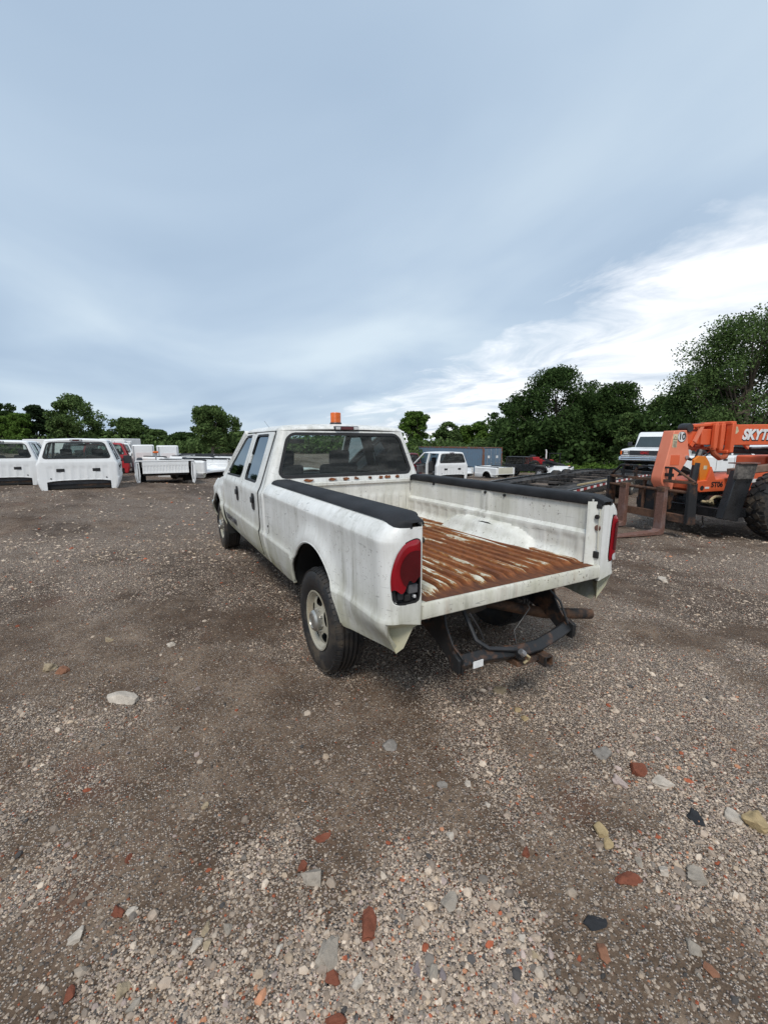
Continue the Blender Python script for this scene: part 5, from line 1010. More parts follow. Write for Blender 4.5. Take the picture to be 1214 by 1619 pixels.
# ------------------------------------------------------------------ black jeep type car
def jeep():
    x, y = ud_xy(835, 39); T = thing('off_road_car', 'black open bodied off road car with upright windscreen and round lamps', 'car', (x, y, gz(x, y)), R(-150))
    bk = M['blackpaint']
    MB().prism([(-1.85, 0.55), (-1.85, 1.10), (-0.1, 1.10), (0.35, 1.12), (1.65, 1.02), (1.72, 0.60), (1.45, 0.50), (0.85, 0.50), (-0.65, 0.45), (-1.6, 0.50)], 1, -0.72, 0.72).build('body', bk, T, bevel=0.03)
    for s in (1, -1):
        MB().prism([(0.65, 0.72), (0.85, 0.98), (1.70, 0.92), (1.78, 0.70), (1.70, 0.70), (1.6, 0.86), (0.92, 0.90), (0.75, 0.68)], 1, *sorted((s * 0.70, s * 0.86))).build('front_wing', bk, T, bevel=0.02)
        MB().prism([(-1.75, 0.72), (-1.60, 0.95), (-0.85, 0.95), (-0.68, 0.70), (-0.75, 0.68), (-0.92, 0.88), (-1.55, 0.88), (-1.68, 0.70)], 1, *sorted((s * 0.70, s * 0.84))).build('rear_wing', bk, T, bevel=0.02)
        MB().lathe([(0, 0.02), (0.085, 0.015), (0.095, -0.02)], (1.73, s * 0.48, 0.86), (1, 0, 0), 16).build('headlamp', M['clear'], T)
        MB().bar((-0.25, s * 0.68, 1.10), (-0.25, s * 0.64, 1.72), 0.08, 0.08).bar((-1.75, s * 0.68, 1.10), (-1.70, s * 0.62, 1.70), 0.08, 0.08).bar((0.42, s * 0.68, 1.10), (0.18, s * 0.64, 1.74), 0.07, 0.07).build('roof_post', bk, T)
        MB().box(-1.65, -0.32, *sorted((s * 0.63, s * 0.645)), 1.14, 1.66).build('side_window', M['glass_dark'], T); MB().box(-0.2, 0.30, *sorted((s * 0.65, s * 0.665)), 1.14, 1.64).build('door_window', M['glass'], T)
        MB().box(0.30, 0.40, *sorted((s * 0.74, s * 0.92)), 1.15, 1.30).build('mirror', bk, T, bevel=0.02)
    MB().box(-1.80, 0.25, -0.68, 0.68, 1.70, 1.77).build('roof', M['plastic'], T, bevel=0.03)
    MB().add([(0.42, -0.62, 1.14), (0.42, 0.62, 1.14), (0.22, 0.60, 1.70), (0.22, -0.60, 1.70)], [(0, 1, 2, 3)]).build('windscreen', M['glass'], T)
    MB().box(1.70, 1.74, -0.36, 0.36, 0.66, 0.98).build('grille', M['plastic'], T)
    for k in range(7): MB().box(1.742, 1.75, -0.30 + k * 0.09, -0.27 + k * 0.09, 0.70, 0.95).build('grille_slot', M['gap'], T)
    MB().box(1.78, 1.92, -0.75, 0.75, 0.52, 0.64).build('front_bumper', M['plastic'], T, bevel=0.02)
    for (wx, s) in ((1.2, 1), (1.2, -1), (-1.2, 1), (-1.2, -1)): make_wheel(T, wx, s * 0.74, s, 0.36, 0.22, 'wheel', 0.20, False, M['silver'])
jeep()
def small_machines():
    x, y = ud_xy(852, 46); T = thing('tractor', 'small red tractor with a white exhaust pipe behind the off road car', 'tractor', (x, y, gz(x, y)), R(-110))
    MB().prism([(-0.2, 0.6), (-0.2, 1.35), (1.5, 1.25), (1.6, 0.6)], 1, -0.38, 0.38).build('bonnet', M['redpaint'], T, bevel=0.06); MB().prism([(-1.3, 0.7), (-1.2, 1.55), (-0.3, 1.55), (-0.25, 0.7)], 1, -0.75, 0.75).build('rear_wings', M['redpaint'], T, bevel=0.05)
    MB().tube([(0.9, 0.1, 1.2), (0.9, 0.1, 2.1), (0.84, 0.1, 2.3)], 0.07).build('exhaust', M['whitepaint'], T); MB().box(-0.95, -0.45, -0.25, 0.25, 1.3, 1.75).build('seat', M['plastic'], T, bevel=0.05)
    for (wx, s, r) in ((-0.85, 1, 0.62), (-0.85, -1, 0.62), (1.2, 1, 0.38), (1.2, -1, 0.38)): make_wheel(T, wx, s * 0.72, s, r, 0.28, 'wheel', r * 0.5, False)
    x, y = ud_xy(878, 44); T = thing('skid_loader', 'black caged skid loader with orange bucket beyond the off road car', 'loader', (x, y, gz(x, y)), R(-140))
    MB().prism([(-1.2, 0.4), (-1.2, 1.15), (-0.5, 1.25), (0.9, 0.9), (0.95, 0.4)], 1, -0.55, 0.55).build('body', M['plastic'], T, bevel=0.04)
    for s in (1, -1):
        MB().bar((-0.55, s * 0.45, 1.1), (-0.55, s * 0.45, 1.95), 0.08, 0.08).bar((0.45, s * 0.45, 0.95), (0.45, s * 0.45, 1.95), 0.08, 0.08).build('cage_post', M['blackpaint'], T); MB().bar((-1.2, s * 0.68, 1.45), (1.35, s * 0.68, 0.55), 0.12, 0.18).build('lift_arm', M['plastic'], T)
    MB().box(-0.62, 0.55, -0.52, 0.52, 1.95, 2.03).build('cage_roof', M['blackpaint'], T); MB().prism([(1.3, 0.15), (1.95, 0.12), (1.95, 0.18), (1.45, 0.75), (1.3, 0.75)], 1, -0.85, 0.85).build('bucket', M['amberpaint'], T, bevel=0.01)
    for (wx, s) in ((-0.65, 1), (-0.65, -1), (0.6, 1), (0.6, -1)): make_wheel(T, wx, s * 0.72, s, 0.4, 0.26, 'wheel', 0.2, False)
small_machines()
# ------------------------------------------------------------------ car hauler trailer with a white pickup on it
TD = np.array([0.70, 0.714]); TC = np.array([3.29, 10.7])        # in (sideways, ahead) metres of the camera
def hauler():
    x0, y0 = sd_xy(*(TC - TD * 1.5)); ang = math.atan2(TD[0] * RT[1] + TD[1] * FH[1], TD[0] * RT[0] + TD[1] * FH[0]); T = thing('car_hauler_trailer', 'long black open wedge car trailer with red and white tape on its rail', 'trailer', (x0, y0, 0.0), ang)
    Ln = 17.0
    def zd(t): return 0.54 + 0.06 * float(sst(0, 5, t)) - 0.18 * float(sst(9, 14, t))
    ts = lin(0, Ln, 18)
    for s in (1, -1):
        tr = MB()
        for a, b in zip(ts[:-1], ts[1:]): tr.bar((a, s * 0.93, zd(a)), (b + 0.002, s * 0.93, zd(b)), 0.46, 0.035)
        tr.build('wheel_track', M['trackblack'], T)
        rl = MB()
        for a, b in zip(ts[:-1], ts[1:]): rl.bar((a, s * 1.22, zd(a) - 0.02), (b, s * 1.22, zd(b) - 0.02), 0.07, 0.16)
        rl.build('side_rail', M['blackpaint'], T); rl = MB()
        for a, b in zip(ts[:-1], ts[1:]): rl.bar((a, s * 0.68, zd(a) - 0.03), (b, s * 0.68, zd(b) - 0.03), 0.05, 0.12)
        rl.build('inner_rail', M['trackblack'], T)
        for k in range(26):
            t = 0.3 + k * 0.45; MB().bar((t, s * 1.262, zd(t) + 0.0), (t + 0.2, s * 1.262, zd(t + 0.2) + 0.0), 0.008, 0.055).build('red_tape', M['redpaint'], T); MB().bar((t + 0.225, s * 1.262, zd(t + .2)), (t + 0.42, s * 1.262, zd(t + 0.42)), 0.008, 0.055).build('white_tape', M['whitepaint'], T)
    for k in range(15): t = 0.4 + k * 1.15; MB().bar((t, -0.66, zd(t) - 0.03), (t, 0.66, zd(t) - 0.03), 0.09, 0.07).build('cross_member', M['trackblack'], T)
    MB().box(0.0, Ln, -0.16, 0.16, 0.20, 0.36).build('spine_beam', M['blackpaint'], T)
    for s in (1, -1):
        for t in (6.3, 7.2): make_wheel(T, t, s * 1.02, s, 0.38, 0.24, 'wheel', 0.2, False)
    MB().bar((3.0, -0.95, zd(3) + 0.04), (5.6, -1.10, zd(5.6) + 0.05), 0.05, 0.04).build('loose_timber', M['tan'], T)
    return T, zd, ang
M['trackblack'] = rusty_steel('worn_black_track', (0.05, 0.045, 0.042), (0.012, 0.012, 0.013), 0.50, 0.85)
HT, zd, hang = hauler()
def gmc():
    T = thing('pickup_truck', 'white older pickup with black grille and red letters riding on the car trailer', 'pickup truck'); t0 = 13.0
    p = Vector((math.cos(hang), math.sin(hang), 0)); o = Vector(HT.location) + p * t0; T.location = (o.x, o.y, zd(13.5) - 0.05); T.rotation_euler = (0, 0, hang + math.pi)
    wm = M['white_far']
    # x forward = towards the trailer's low end; front at x = 0
    MB().prism([(-5.2, 0.55), (-5.2, 1.05), (-1.9, 1.06), (-1.55, 1.10), (-0.10, 1.02), (-0.02, 0.95), (-0.02, 0.62), (-0.3, 0.50), (-4.9, 0.50)], 1, -0.96, 0.96).build('body', wm, T, bevel=0.05)
    MB().prism([(-3.3, 1.04), (-3.2, 1.70), (-3.0, 1.78), (-2.25, 1.80), (-2.05, 1.74), (-1.50, 1.06)], 1, -0.82, 0.82).build('greenhouse', wm, T, bevel=0.06)
    MB().add([(-1.49, -0.76, 1.11), (-1.49, 0.76, 1.11), (-2.03, 0.70, 1.70), (-2.03, -0.70, 1.70)], [(0, 1, 2, 3)]).build('windscreen', M['glass_solid'], T)
    for s in (1, -1):
        MB().prism([(-3.1, 1.12), (-3.05, 1.62), (-2.2, 1.66), (-1.75, 1.12)], 1, *sorted((s * 0.815, s * 0.828))).build('door_window', M['glass_solid'], T)
        hl = MB().box(-0.03, 0.02, *sorted((s * 0.62, s * 0.90)), 0.78, 0.96).build('headlamp_bezel', M['plastic'], T, bevel=0.01)
        for zz in (0.83, 0.91): MB().box(0.018, 0.03, *sorted((s * 0.64, s * 0.83)), zz - 0.032, zz + 0.032).build('headlamp', M['clear'], hl, bevel=0.01)
        MB().box(-0.10, 0.015, *sorted((s * 0.895, s * 0.965)), 0.78, 0.95).build('corner_lamp', M['amber'], hl, bevel=0.01)
        MB().bar((-1.75, s * 0.85, 1.15), (-1.75, s * 1.02, 1.18), 0.04, 0.04).box(-1.80, -1.70, *sorted((s * 0.98, s * 1.16)), 1.12, 1.34).build('mirror', M['plastic'], T, bevel=0.02)
        MB().sheet(lin(0, 1, 12), [0, 1], lambda a, q: (-0.95 + 0.48 * math.cos(math.pi * a), s * (0.965 - 0.3 * q), 0.45 + 0.44 * math.sin(math.pi * a))).build('wheel_arch', M['gap'], T)
    gr = MB().box(-0.02, 0.012, -0.60, 0.60, 0.76, 0.97).build('grille', M['plastic'], T, bevel=0.01)
    for zz in (0.80, 0.865, 0.93): MB().box(0.012, 0.02, -0.58, 0.58, zz - 0.006, zz + 0.006).build('grille_bar', M['dkgrey'], gr)
    text('grille_letters', 'GMC', 0.15, M['redpaint'], gr, frame_m((0.024, 0, 0.865), (0, 1, 0), (0, 0, 1)), 0.006, 0, 0.008)
    MB().prism([(-0.1, 0.52), (0.12, 0.50), (0.16, 0.56), (0.15, 0.68), (0.02, 0.72), (-0.1, 0.70)], 1, -0.98, 0.98).build('chrome_bumper', M['chrome'], T, bevel=0.02); MB().box(0.155, 0.17, -0.9, 0.9, 0.60, 0.635).build('rub_strip', M['plastic'], T)
    for (wx, s) in ((-0.95, 1), (-0.95, -1), (-4.2, 1), (-4.2, -1)): make_wheel(T, wx, s * 0.82, s, 0.37, 0.24, 'wheel', 0.2, False)
    MB().box(-4.9, -0.4, -0.6, 0.6, 0.35, 0.52).build('underbody', M['gap'], T)
M['glass_solid'] = plain('windscreen_glass', (0.035, 0.05, 0.055), 0.06, 0, 0.15, 2, 0, 0.6)
gmc()
# ------------------------------------------------------------------ white pickups far right
def far_pickup(u, d, rz, label, rack=False):
    x, y = ud_xy(u, d); T = thing('pickup_truck', label, 'pickup truck', (x, y, gz(x, y)), rz); wm = M['white_far']
    MB().prism([(-3.0, 0.50), (-3.0, 1.22), (0.55, 1.22), (0.9, 1.20), (2.5, 1.12), (2.65, 0.95), (2.6, 0.48)], 1, -0.98, 0.98).build('body', wm, T, bevel=0.06)
    MB().prism([(-1.15, 1.20), (-1.08, 1.84), (-0.9, 1.92), (0.15, 1.92), (0.35, 1.86), (1.0, 1.20)], 1, -0.80, 0.80).build('greenhouse', wm, T, bevel=0.07)
    for s in (1, -1):
        for pl in ([(-0.95, 1.28), (-0.92, 1.78), (-0.28, 1.82), (-0.26, 1.28)], [(-0.16, 1.28), (-0.18, 1.82), (0.22, 1.80), (0.72, 1.28)]): MB().prism(pl, 1, *sorted((s * 0.80, s * 0.812))).build('door_window', M['glass_solid'], T)
        for hx in (-0.75, 0.05): MB().box(hx, hx + 0.2, *sorted((s * 0.98, s * 1.0)), 1.02, 1.10).build('door_handle', M['plastic'], T, bevel=0.01)
        for xx in (-1.05, -0.22, 0.75): MB().box(xx, xx + 0.015, *sorted((s * 0.979, s * 0.983)), 0.58, 1.2).build('door_seam', M['gap'], T)
    MB().add([(1.02, -0.72, 1.23), (1.02, 0.72, 1.23), (0.38, 0.68, 1.84), (0.38, -0.68, 1.84)], [(0, 1, 2, 3)]).build('windscreen', M['glass_solid'], T); MB().add([(-1.165, 0.70, 1.3), (-1.165, -0.70, 1.3), (-1.10, -0.66, 1.78), (-1.10, 0.66, 1.78)], [(0, 1, 2, 3)]).build('rear_window', M['glass_solid'], T)
    for (wx, s) in ((1.7, 1), (1.7, -1), (-1.9, 1), (-1.9, -1)): make_wheel(T, wx, s * 0.86, s, 0.38, 0.22, 'wheel', 0.2, False)
    if rack:
        for s in (1, -1):
            for xx in (1.9, 2.3, 2.7): MB().bar((xx, s * 0.8, 1.15), (xx, s * 0.8, 2.0), 0.05, 0.05).build('rack_post', M['whitepaint'], T)
            MB().bar((1.7, s * 0.8, 2.0), (2.9, s * 0.8, 2.0), 0.05, 0.05).build('rack_rail', M['whitepaint'], T)
    return T
far_pickup(1143, 21, R(-118), 'white crew cab pickup seen from its side behind the orange machine'); far_pickup(1222, 24, R(-100), 'second white pickup, standing behind the black outrigger pad')
x, y = ud_xy(1193, 28); T = thing('ladder_rack', 'white upright ladder rack with a blue pipe leaning on it', 'rack', (x, y, gz(x, y)), YAW - math.pi / 2)
for k in range(4): MB().bar((-0.9 + 0.6 * k, 0, 0), (-0.9 + 0.6 * k, 0, 2.15), 0.06, 0.06).build('rack_post', M['whitepaint'], T)
for zz in (0.9, 1.5, 2.12): MB().bar((-0.93, 0.035, zz), (0.93, 0.035, zz), 0.05, 0.05).build('rack_rail', M['whitepaint'], T)
M['bluepipe'] = plain('blue_pipe', (0.02, 0.10, 0.32), 0.45)
o = MB().tube([(-0.3, 0, 1.78), (1.5, 0.1, 1.68), (5.5, 0.4, 1.35)], 0.10, 8).build('drain_pipe', M['bluepipe']); o.location = T.location; o.rotation_euler = T.rotation_euler; tag(o, 'long blue plastic pipe resting on the white rack', 'pipe')
x, y = ud_xy(905, 40); T = thing('scrap_heap', 'low dark heap of scrap parts in the grass', 'scrap heap', (x, y, gz(x, y)))
rnd = random.Random(3)
for k in range(9): MB().box(-0.3, 0.3, -0.2, 0.2, 0, 0.25, Matrix.Translation((rnd.uniform(-.8, .8), rnd.uniform(-1.2, 1.2), rnd.uniform(0, 0.4))) @ Matrix.Rotation(rnd.uniform(0, 3), 4, 'Z') @ Matrix.Rotation(rnd.uniform(-.4, .4), 4, 'X')).build('scrap_piece', M[rnd.choice(['gap', 'silver', 'plastic', 'chassis'])], T, bevel=0.03)

# ------------------------------------------------------------------ orange telescopic handler
def handler():
    F_ = Vector((0.25, 0.968, 0)).normalized(); T = thing('telescopic_handler', 'orange telescopic handler with rusty forks, boom lettering and a raised black outrigger', 'forklift', (2.82, -6.25, gz(2.82, -6.25)), math.atan2(F_.y, F_.x))
    og, fd, bk, ru = M['orange'], M['faded'], M['blackpaint'], M['rust']
    # forks
    for yy in (-0.57, 0.31):
        fk = MB().prism([(-0.01, 0.88), (-0.085, 0.88), (-0.095, 0.10), (-0.08, 0.03), (-0.02, 0.015), (1.15, 0.015), (1.15, 0.025), (0.05, 0.085), (0.0, 0.12)], 1, yy - 0.085, yy + 0.085).build('fork', ru, T, bevel=0.006)
        MB().box(-0.13, 0.0, yy - 0.075, yy + 0.075, 0.80, 0.895).build('fork_hook', M['hitch_rust'], fk, bevel=0.01)
    cr = MB().tube([(-0.10, -1.03, 0.835), (-0.10, 0.82, 0.835)], 0.028, 8).build('fork_shaft', M['hitch_rust'], T)
    def carriage_bar(a, b, w_, h_, mt='hitch', nm='carriage_bar'): MB().bar(a, b, w_, h_).build(nm, M[mt], T, bevel=0.005)
    carriage_bar((-0.13, -1.05, 1.0), (-0.13, 0.85, 1.0), 0.06, 0.05, 'hitch_rust'); carriage_bar((-0.13, -1.03, 0.36), (-0.13, 0.82, 0.36), 0.09, 0.14, 'hitch_rust')
    carriage_bar((-0.13, -0.78, 1.24), (-0.13, 0.42, 1.24), 0.04, 0.035); carriage_bar((-0.13, -1.04, 1.02), (-0.13, -0.78, 1.24), 0.05, 0.03); carriage_bar((-0.13, 0.42, 1.24), (-0.13, 0.86, 1.01), 0.05, 0.03); carriage_bar((-0.135, -0.78, 1.11), (-0.135, 0.42, 1.11), 0.03, 0.06)
    for yy in (-0.72, -0.40, 0.0, 0.36): MB().bar((-0.128, yy, 1.0), (-0.128, yy, 1.24), 0.05, 0.03, (1, 0, 0)).build('guard_post', M['hitch'], T)
    for yy in (-0.20, 0.10): MB().bar((-0.16, yy, 0.40), (-0.16, yy, 1.0), 0.045, 0.05, (1, 0, 0)).build('carriage_upright', M['hitch_rust'], T)
    for yy in (-1.03, 0.80): MB().prism([(-0.05, 1.0), (-0.22, 1.0), (-0.26, 0.28), (-0.06, 0.28)], 1, yy - 0.03, yy + 0.03).build('end_plate', M['hitch'], T, bevel=0.008)
    MB().prism([(-0.17, 0.9), (-0.45, 0.75), (-0.40, 0.45), (-0.17, 0.40)], 1, -0.35, 0.20).build('tilt_bracket', M['hitch'], T, bevel=0.01)
    # boom head (goose neck)
    hd = MB().prism([(-0.24, 1.90), (-0.53, 1.91), (-0.60, 1.62), (-0.66, 1.42), (-0.60, 1.35), (-0.36, 0.98), (-0.33, 0.78), (-0.20, 0.78), (-0.06, 0.98), (-0.06, 1.08)], 1, 0.02, 0.25).build('boom_head', fd, T, bevel=0.012)
    MB().lathe([(0, 0.02), (0.035, 0.02), (0.035, 0)], (-0.58, 0.25, 1.42), (0, 1, 0), 14).build('pivot_pin', M['alu'], hd)
    MB().box(-0.42, -0.22, 0.25, 0.256, 1.28, 1.46).build('red_reflector', M['orange'], hd)
    tg = MB().lathe([(0, 0.006), (0.098, 0.006), (0.098, 0)], (-0.42, 0.25, 1.79), (0, 1, 0), 28).build('number_disc', M['whitepaint'], hd)
    MB().lathe([(0.088, 0.007), (0.098, 0.007)], (-0.42, 0.25, 1.79), (0, 1, 0), 28).build('disc_rim', M['ink'], tg)
    text('disc_number', '10', 0.155, M['ink'], tg, frame_m((-0.42, 0.258, 1.79), (-1, 0, 0), (0, 0, 1)), 0.003, 0, 0.004)
    dc = MB().box(-0.325, -0.225, 0.25, 0.254, 1.60, 1.84, None).build('warning_decal', M['decal'], hd)
    MB().prism([(-0.318, 1.74), (-0.232, 1.74), (-0.275, 1.81)], 1, 0.2545, 0.256).build('warning_triangle', M['ink'], dc); MB().prism([(-0.306, 1.747), (-0.244, 1.747), (-0.275, 1.797)], 1, 0.2562, 0.2575).build('triangle_fill', M['decal'], dc)
    for k in range(3): MB().box(-0.318, -0.235, 0.2545, 0.256, 1.62 + k * 0.035, 1.635 + k * 0.035).build('decal_line', M['dkgrey'], dc)
    # nested booms
    MB().box(-1.35, -0.45, -0.12, 0.17, 1.66, 1.89).build('inner_boom', og, T, bevel=0.01)
    md = MB().box(-1.75, -0.92, -0.17, 0.215, 1.645, 1.935).build('middle_boom', og, T, bevel=0.01)
    MB().bar((-0.78, 0.20, 1.70), (-0.93, 0.20, 1.99), 0.03, 0.07).build('boom_stay', fd, md); MB().bar((-0.78, 0.19, 1.70), (-0.72, 0.19, 1.62), 0.03, 0.06).build('boom_stay', og, md)
    for (xx, yh, zt, zb) in ((-1.17, 0.27, 2.02, 1.58), (-1.31, 0.28, 2.03, 1.56)):
        MB().bar((xx, yh, zb), (xx, yh, zt), 0.07, 0.09, (1, 0, 0)).bar((xx, -yh, zb), (xx, -yh, zt), 0.07, 0.09, (1, 0, 0)).bar((xx, -yh, zt), (xx, yh + 0.03, zt), 0.07, 0.06).bar((xx, -yh, zb), (xx, yh + 0.03, zb), 0.07, 0.06).build('boom_collar', og, T, bevel=0.012)
    cl = MB().bar((-1.52, 0.29, 1.50), (-1.52, 0.29, 2.05), 0.12, 0.09, (1, 0, 0)).bar((-1.52, -0.29, 1.50), (-1.52, -0.29, 2.05), 0.12, 0.09, (1, 0, 0)).bar((-1.52, -0.29, 2.05), (-1.52, 0.33, 2.05), 0.12, 0.06).bar((-1.50, -0.25, 1.52), (-1.50, 0.32, 1.52), 0.10, 0.06).build('boom_collar', og, T, bevel=0.012)
    text('boom_letter', 'A', 0.15, M['whitepaint'], T, frame_m((-1.42, 0.222, 1.77), (-1, 0, 0), (0, 0, 1)), 0.003)
    MB().tube([(-1.15, 0.22, 1.62), (-1.22, 0.25, 1.48), (-1.36, 0.26, 1.40), (-1.48, 0.26, 1.42), (-1.54, 0.26, 1.55)], 0.05, 8).build('hose_guard', M['rustorange'], T)
    MB().lathe([(0, -0.10), (0.075, -0.10), (0.085, -0.06), (0.085, 0.06), (0.075, 0.10), (0, 0.10)], (-0.66, 0.10, 1.955), (0, 1, 0), 18).build('chain_roller', M['plastic'], T)
    MB().bar((-0.72, 0.17, 1.99), (-1.15, 0.17, 2.02), 0.10, 0.06).build('chain_anchor', og, T, bevel=0.015); MB().bar((-0.80, 0.05, 2.0), (-1.10, 0.05, 2.03), 0.10, 0.05).build('chain', M['plastic'], T)
    ob = MB().prism([(-1.55, 1.64), (-1.55, 2.02), (-6.3, 2.10), (-6.3, 1.64)], 1, -0.25, 0.25).build('outer_boom', og, T, bevel=0.012)
    text('boom_lettering', 'SKYTRAK', 0.265, M['whitepaint'], ob, frame_m((-2.42, 0.258, 1.83), (-1, 0, 0), (0, 0, 1)), 0.004, 0.25, 0.012); text('boom_lettering_shadow', 'SKYTRAK', 0.265, M['ink'], ob, frame_m((-2.435, 0.2535, 1.818), (-1, 0, 0), (0, 0, 1)), 0.002, 0.25, 0.018)
    MB().prism([(-1.62, 1.84), (-1.60, 1.98), (-1.72, 1.985), (-1.76, 1.90), (-1.72, 1.86), (-1.66, 1.835)], 1, 0.2505, 0.2545).build('torn_decal', M['decal'], ob); MB().box(-1.66, -1.63, 0.2548, 0.256, 1.86, 1.95).build('decal_mark', M['ink'], ob)
    MB().prism([(-1.98, 1.645), (-2.12, 1.645), (-2.10, 1.56)], 1, 0.18, 0.23).build('boom_lug', fd, ob)
    MB().tube([(-1.7, 0.10, 1.55), (-2.6, 0.12, 1.52), (-5.5, 0.1, 1.35)], 0.06, 8).build('lift_cylinder', M['plastic'], T); MB().tube([(-2.2, 0.2, 1.58), (-3.2, 0.22, 1.61)], 0.02, 6).build('hydraulic_hose', M['alu'], T)
    for k, (yo, zo) in enumerate(((0.10, 0.0), (0.15, 0.03), (0.20, -0.02))): MB().tube([(-0.50, yo, 1.62 + zo), (-0.62, yo + 0.03, 1.42 + zo), (-0.80, yo + 0.05, 1.36), (-1.05, yo + 0.02, 1.45 + zo), (-1.30, yo, 1.58)], 0.016, 6).build('hydraulic_hose', M['plastic'], T)
    # front frame
    ff = MB().prism([(-0.70, 0.83), (-0.70, 0.99), (-2.4, 1.08), (-2.4, 0.80), (-0.78, 0.78)], 1, -0.42, 0.42).build('front_frame', og, T, bevel=0.012)
    text('frame_number', 'ST06', 0.135, M['ink'], ff, frame_m((-1.17, 0.424, 0.915), (-1, 0, 0), (0, 0, 1)), 0.003, 0, 0.003)
    MB().lathe([(0, 0.004), (0.045, 0.004)], (-0.82, 0.42, 0.86), (0, 1, 0), 16).build('lifting_eye', M['gap'], ff); MB().box(-0.99, -0.89, 0.42, 0.424, 0.845, 0.88).build('frame_decal', M['paper'], ff); MB().box(-1.45, -1.02, 0.10, 0.36, 0.994, 1.012, Matrix.Rotation(-0.05, 4, 'Y') @ Matrix.Translation((-0.05, 0, -0.045))).build('top_decal', M['paper'], ff)
    fn = MB().prism([(-0.62, 1.28), (-0.62, 1.38), (-0.72, 1.45), (-0.88, 1.44), (-0.98, 1.33), (-1.14, 1.0), (-0.80, 0.98), (-0.76, 1.20), (-0.72, 1.27)], 1, 0.33, 0.38).build('cylinder_bracket', M['amberpaint'], T, bevel=0.008)
    MB().prism([(-0.92, 0.99), (-1.14, 0.99), (-1.0, 1.25)], 1, 0.381, 0.42).build('bracket_gusset', og, fn, bevel=0.006); MB().box(-0.93, -0.85, 0.381, 0.385, 1.20, 1.27).build('bracket_decal', M['decal'], fn)
    MB().tube([(-0.63, 0.36, 0.75), (-0.66, 0.36, 1.0), (-0.70, 0.36, 1.32)], [0.05, 0.07, 0.06], 10).build('tilt_cylinder', M['plastic'], T); MB().tube([(-0.63, 0.36, 0.72), (-0.64, 0.36, 0.98)], 0.055, 10).build('cylinder_rod', M['alu'], T)
    MB().tube([(-0.85, 0.25, 1.40), (-0.92, 0.22, 1.52), (-1.02, 0.2, 1.50)], 0.06, 8).build('hose_bundle', M['plastic'], T)
    MB().box(-1.9, -0.70, -0.9, 0.95, 0.38, 0.55).build('outrigger_beam', bk, T, bevel=0.015)
    rp = MB()
    rnd = random.Random(8)
    for k in range(4): rp.tube([(-0.75 - 0.5 * t, 0.50 + 0.05 * k + 0.06 * math.sin(5 * t + k), 0.60 + 0.03 * k + 0.03 * math.cos(7 * t + k)) for t in lin(0, 1, 9)], 0.025, 6)
    rp.build('rope_coil', M['tan'], T)
    MB().prism([(-0.95, 0.72), (-1.25, 0.74), (-1.45, 0.60), (-0.80, 0.60)], 1, 0.43, 0.60).build('axle_stop', bk, T, bevel=0.02)
    og_ = MB().prism([(-0.66, 0.38), (-1.02, 0.32), (-1.27, 1.15), (-0.88, 1.22)], 1, 0.84, 0.98).build('outrigger_leg', bk, T, bevel=0.012)
    MB().prism([(-0.76, 1.07), (-0.80, 1.33), (-1.22, 1.33), (-1.17, 1.07)], 1, 0.981, 1.04).build('outrigger_pad', M['pad'], og_, bevel=0.008); MB().box(-1.23, -0.79, 0.86, 1.07, 1.332, 1.352).build('pad_plate', M['rust'], og_)
    MB().tube([(-0.50, 0.75, 0.40), (-0.52, 0.75, 0.30), (-0.56, 0.75, 0.24), (-0.50, 0.75, 0.20), (-0.46, 0.75, 0.25)], 0.012, 6).build('tow_hook', bk, T)
    # body, cab, wheels further back
    sb = MB().prism([(-1.55, 0.85), (-1.55, 1.12), (-4.6, 1.30), (-5.6, 1.30), (-5.6, 0.75), (-1.7, 0.70)], 1, 0.40, 0.62).build('side_body', og, T, bevel=0.015)
    MB().prism([(-1.55, 0.955), (-1.55, 1.02), (-5.0, 1.12), (-5.0, 1.05)], 1, 0.621, 0.626).build('white_stripe', M['whitepaint'], sb); MB().bar((-1.3, 0.55, 1.16), (-4.0, 0.55, 1.36), 0.16, 0.11).build('timber_beam', M['timber'], T)
    MB().box(-5.6, -1.4, -0.42, 0.40, 0.55, 0.80).build('main_frame', bk, T)
    cb = MB().prism([(-3.0, 1.1), (-3.1, 2.3), (-4.3, 2.35), (-4.5, 1.1)], 1, 0.45, 1.15).build('operator_cab', bk, T, bevel=0.03); MB().prism([(-3.15, 1.5), (-3.2, 2.2), (-4.2, 2.24), (-4.3, 1.5)], 1, 1.151, 1.16).build('cab_window', M['glass_solid'], cb)
    MB().box(-5.4, -3.6, -1.1, -0.45, 0.75, 1.40).build('engine_cover', og, T, bevel=0.04)
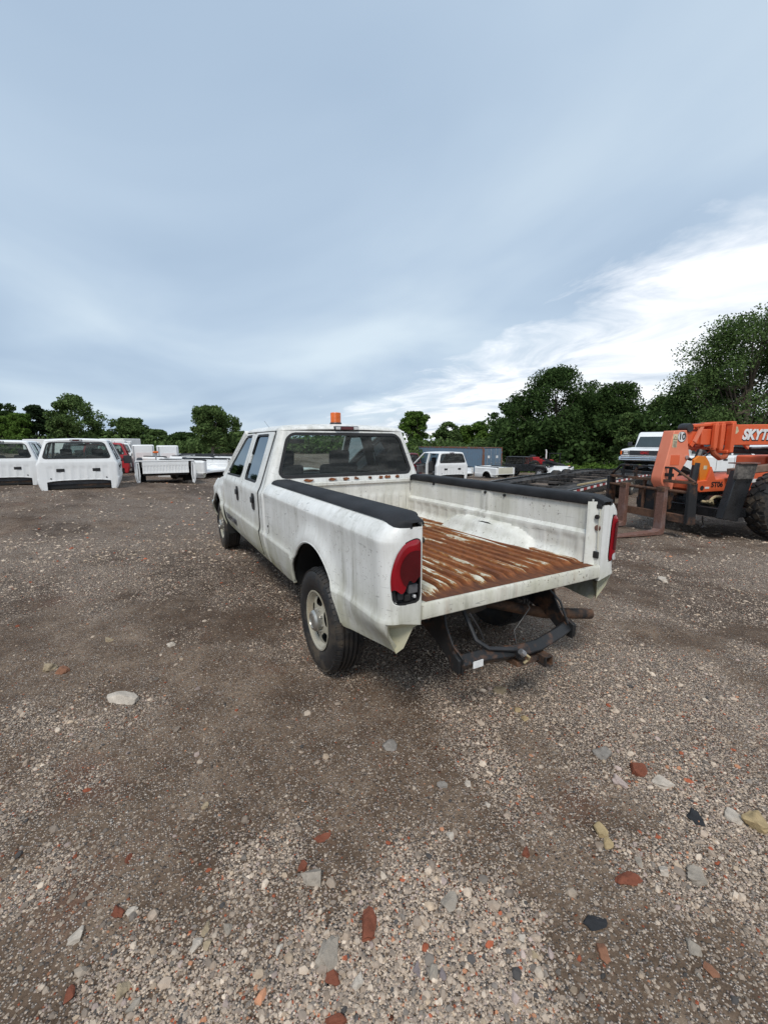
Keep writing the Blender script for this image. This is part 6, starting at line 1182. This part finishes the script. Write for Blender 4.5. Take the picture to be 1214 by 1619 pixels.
    for (wx, s) in ((-1.80, 1), (-1.80, -1), (-5.0, 1), (-5.0, -1)):
        W_ = bpy.data.objects.new('wheel', None); COL.objects.link(W_); W_.parent = T; W_.location = (wx, s * 1.06, 0.60); W_.scale = (0.93, 0.93, 0.93); r = 0.645
        if s < 0: W_.rotation_euler = (0, 0, math.pi)
        ty = MB().lathe([(0.33, -0.15), (0.42, -0.19), (0.54, -0.20), (0.60, -0.17), (0.618, -0.10), (0.622, 0.0), (0.618, 0.10), (0.60, 0.17), (0.54, 0.20), (0.42, 0.19), (0.33, 0.15)], (0, 0, 0), (0, 1, 0), 48)
        for k in range(22):
            for sd in (-1, 1):
                a = 2 * math.pi * (k + (0.5 if sd > 0 else 0)) / 22
                for (yo, tw, w_) in ((0.055, 0.55, 0.09), (0.135, -0.15, 0.085)):
                    Mx = Matrix.Rotation(a + 0.05 * (yo > 0.1), 4, 'Y') @ Matrix.Translation((0, sd * yo, 0.612 - 0.02 * (yo > 0.1))) @ Matrix.Rotation(sd * tw, 4, 'Z') @ Matrix.Rotation(-sd * 0.30 * (yo > 0.1), 4, 'X')
                    ty.box(-0.052, 0.052, -w_ / 2, w_ / 2, -0.02, 0.034, Mx)
        ty.build('tyre', M['bigtyre'], W_, sharp=30)
        MB().lathe([(0.0, 0.05), (0.16, 0.05), (0.20, 0.02), (0.30, 0.06), (0.335, 0.15), (0.35, 0.155), (0.34, 0.10)], (0, 0, 0), (0, 1, 0), 32).build('rim', M['rustrim'], W_)
    for wx in (-1.85, -5.0): MB().tube([(wx, -0.8, 0.645), (wx, 0.8, 0.645)], 0.10, 10).build('axle', bk, T)
M['hitch_rust'] = rusty_steel('carriage_rust', (0.085, 0.045, 0.028), (0.025, 0.022, 0.022), 0.58, 0.8); M['decal'] = plain('aged_decal', (0.58, 0.50, 0.33), 0.7, 0, 0.3, 12); M['rustorange'] = orange('rusty_orange_paint', (0.30, 0.07, 0.03), (0.45, 0.10, 0.04))
M['pad'] = rusty_steel('scraped_steel_pad', (0.10, 0.09, 0.08), (0.045, 0.042, 0.04), 0.52, 0.7); M['timber'] = plain('grey_brown_timber', (0.20, 0.13, 0.095), 0.9, 0, 0.35, 6, 0.4); M['bigtyre'] = tyre_mat('muddy_big_tyre', 0.75); M['rustrim'] = rusty_steel('rim_tan', (0.16, 0.09, 0.05), (0.36, 0.30, 0.20), 0.5)
handler()
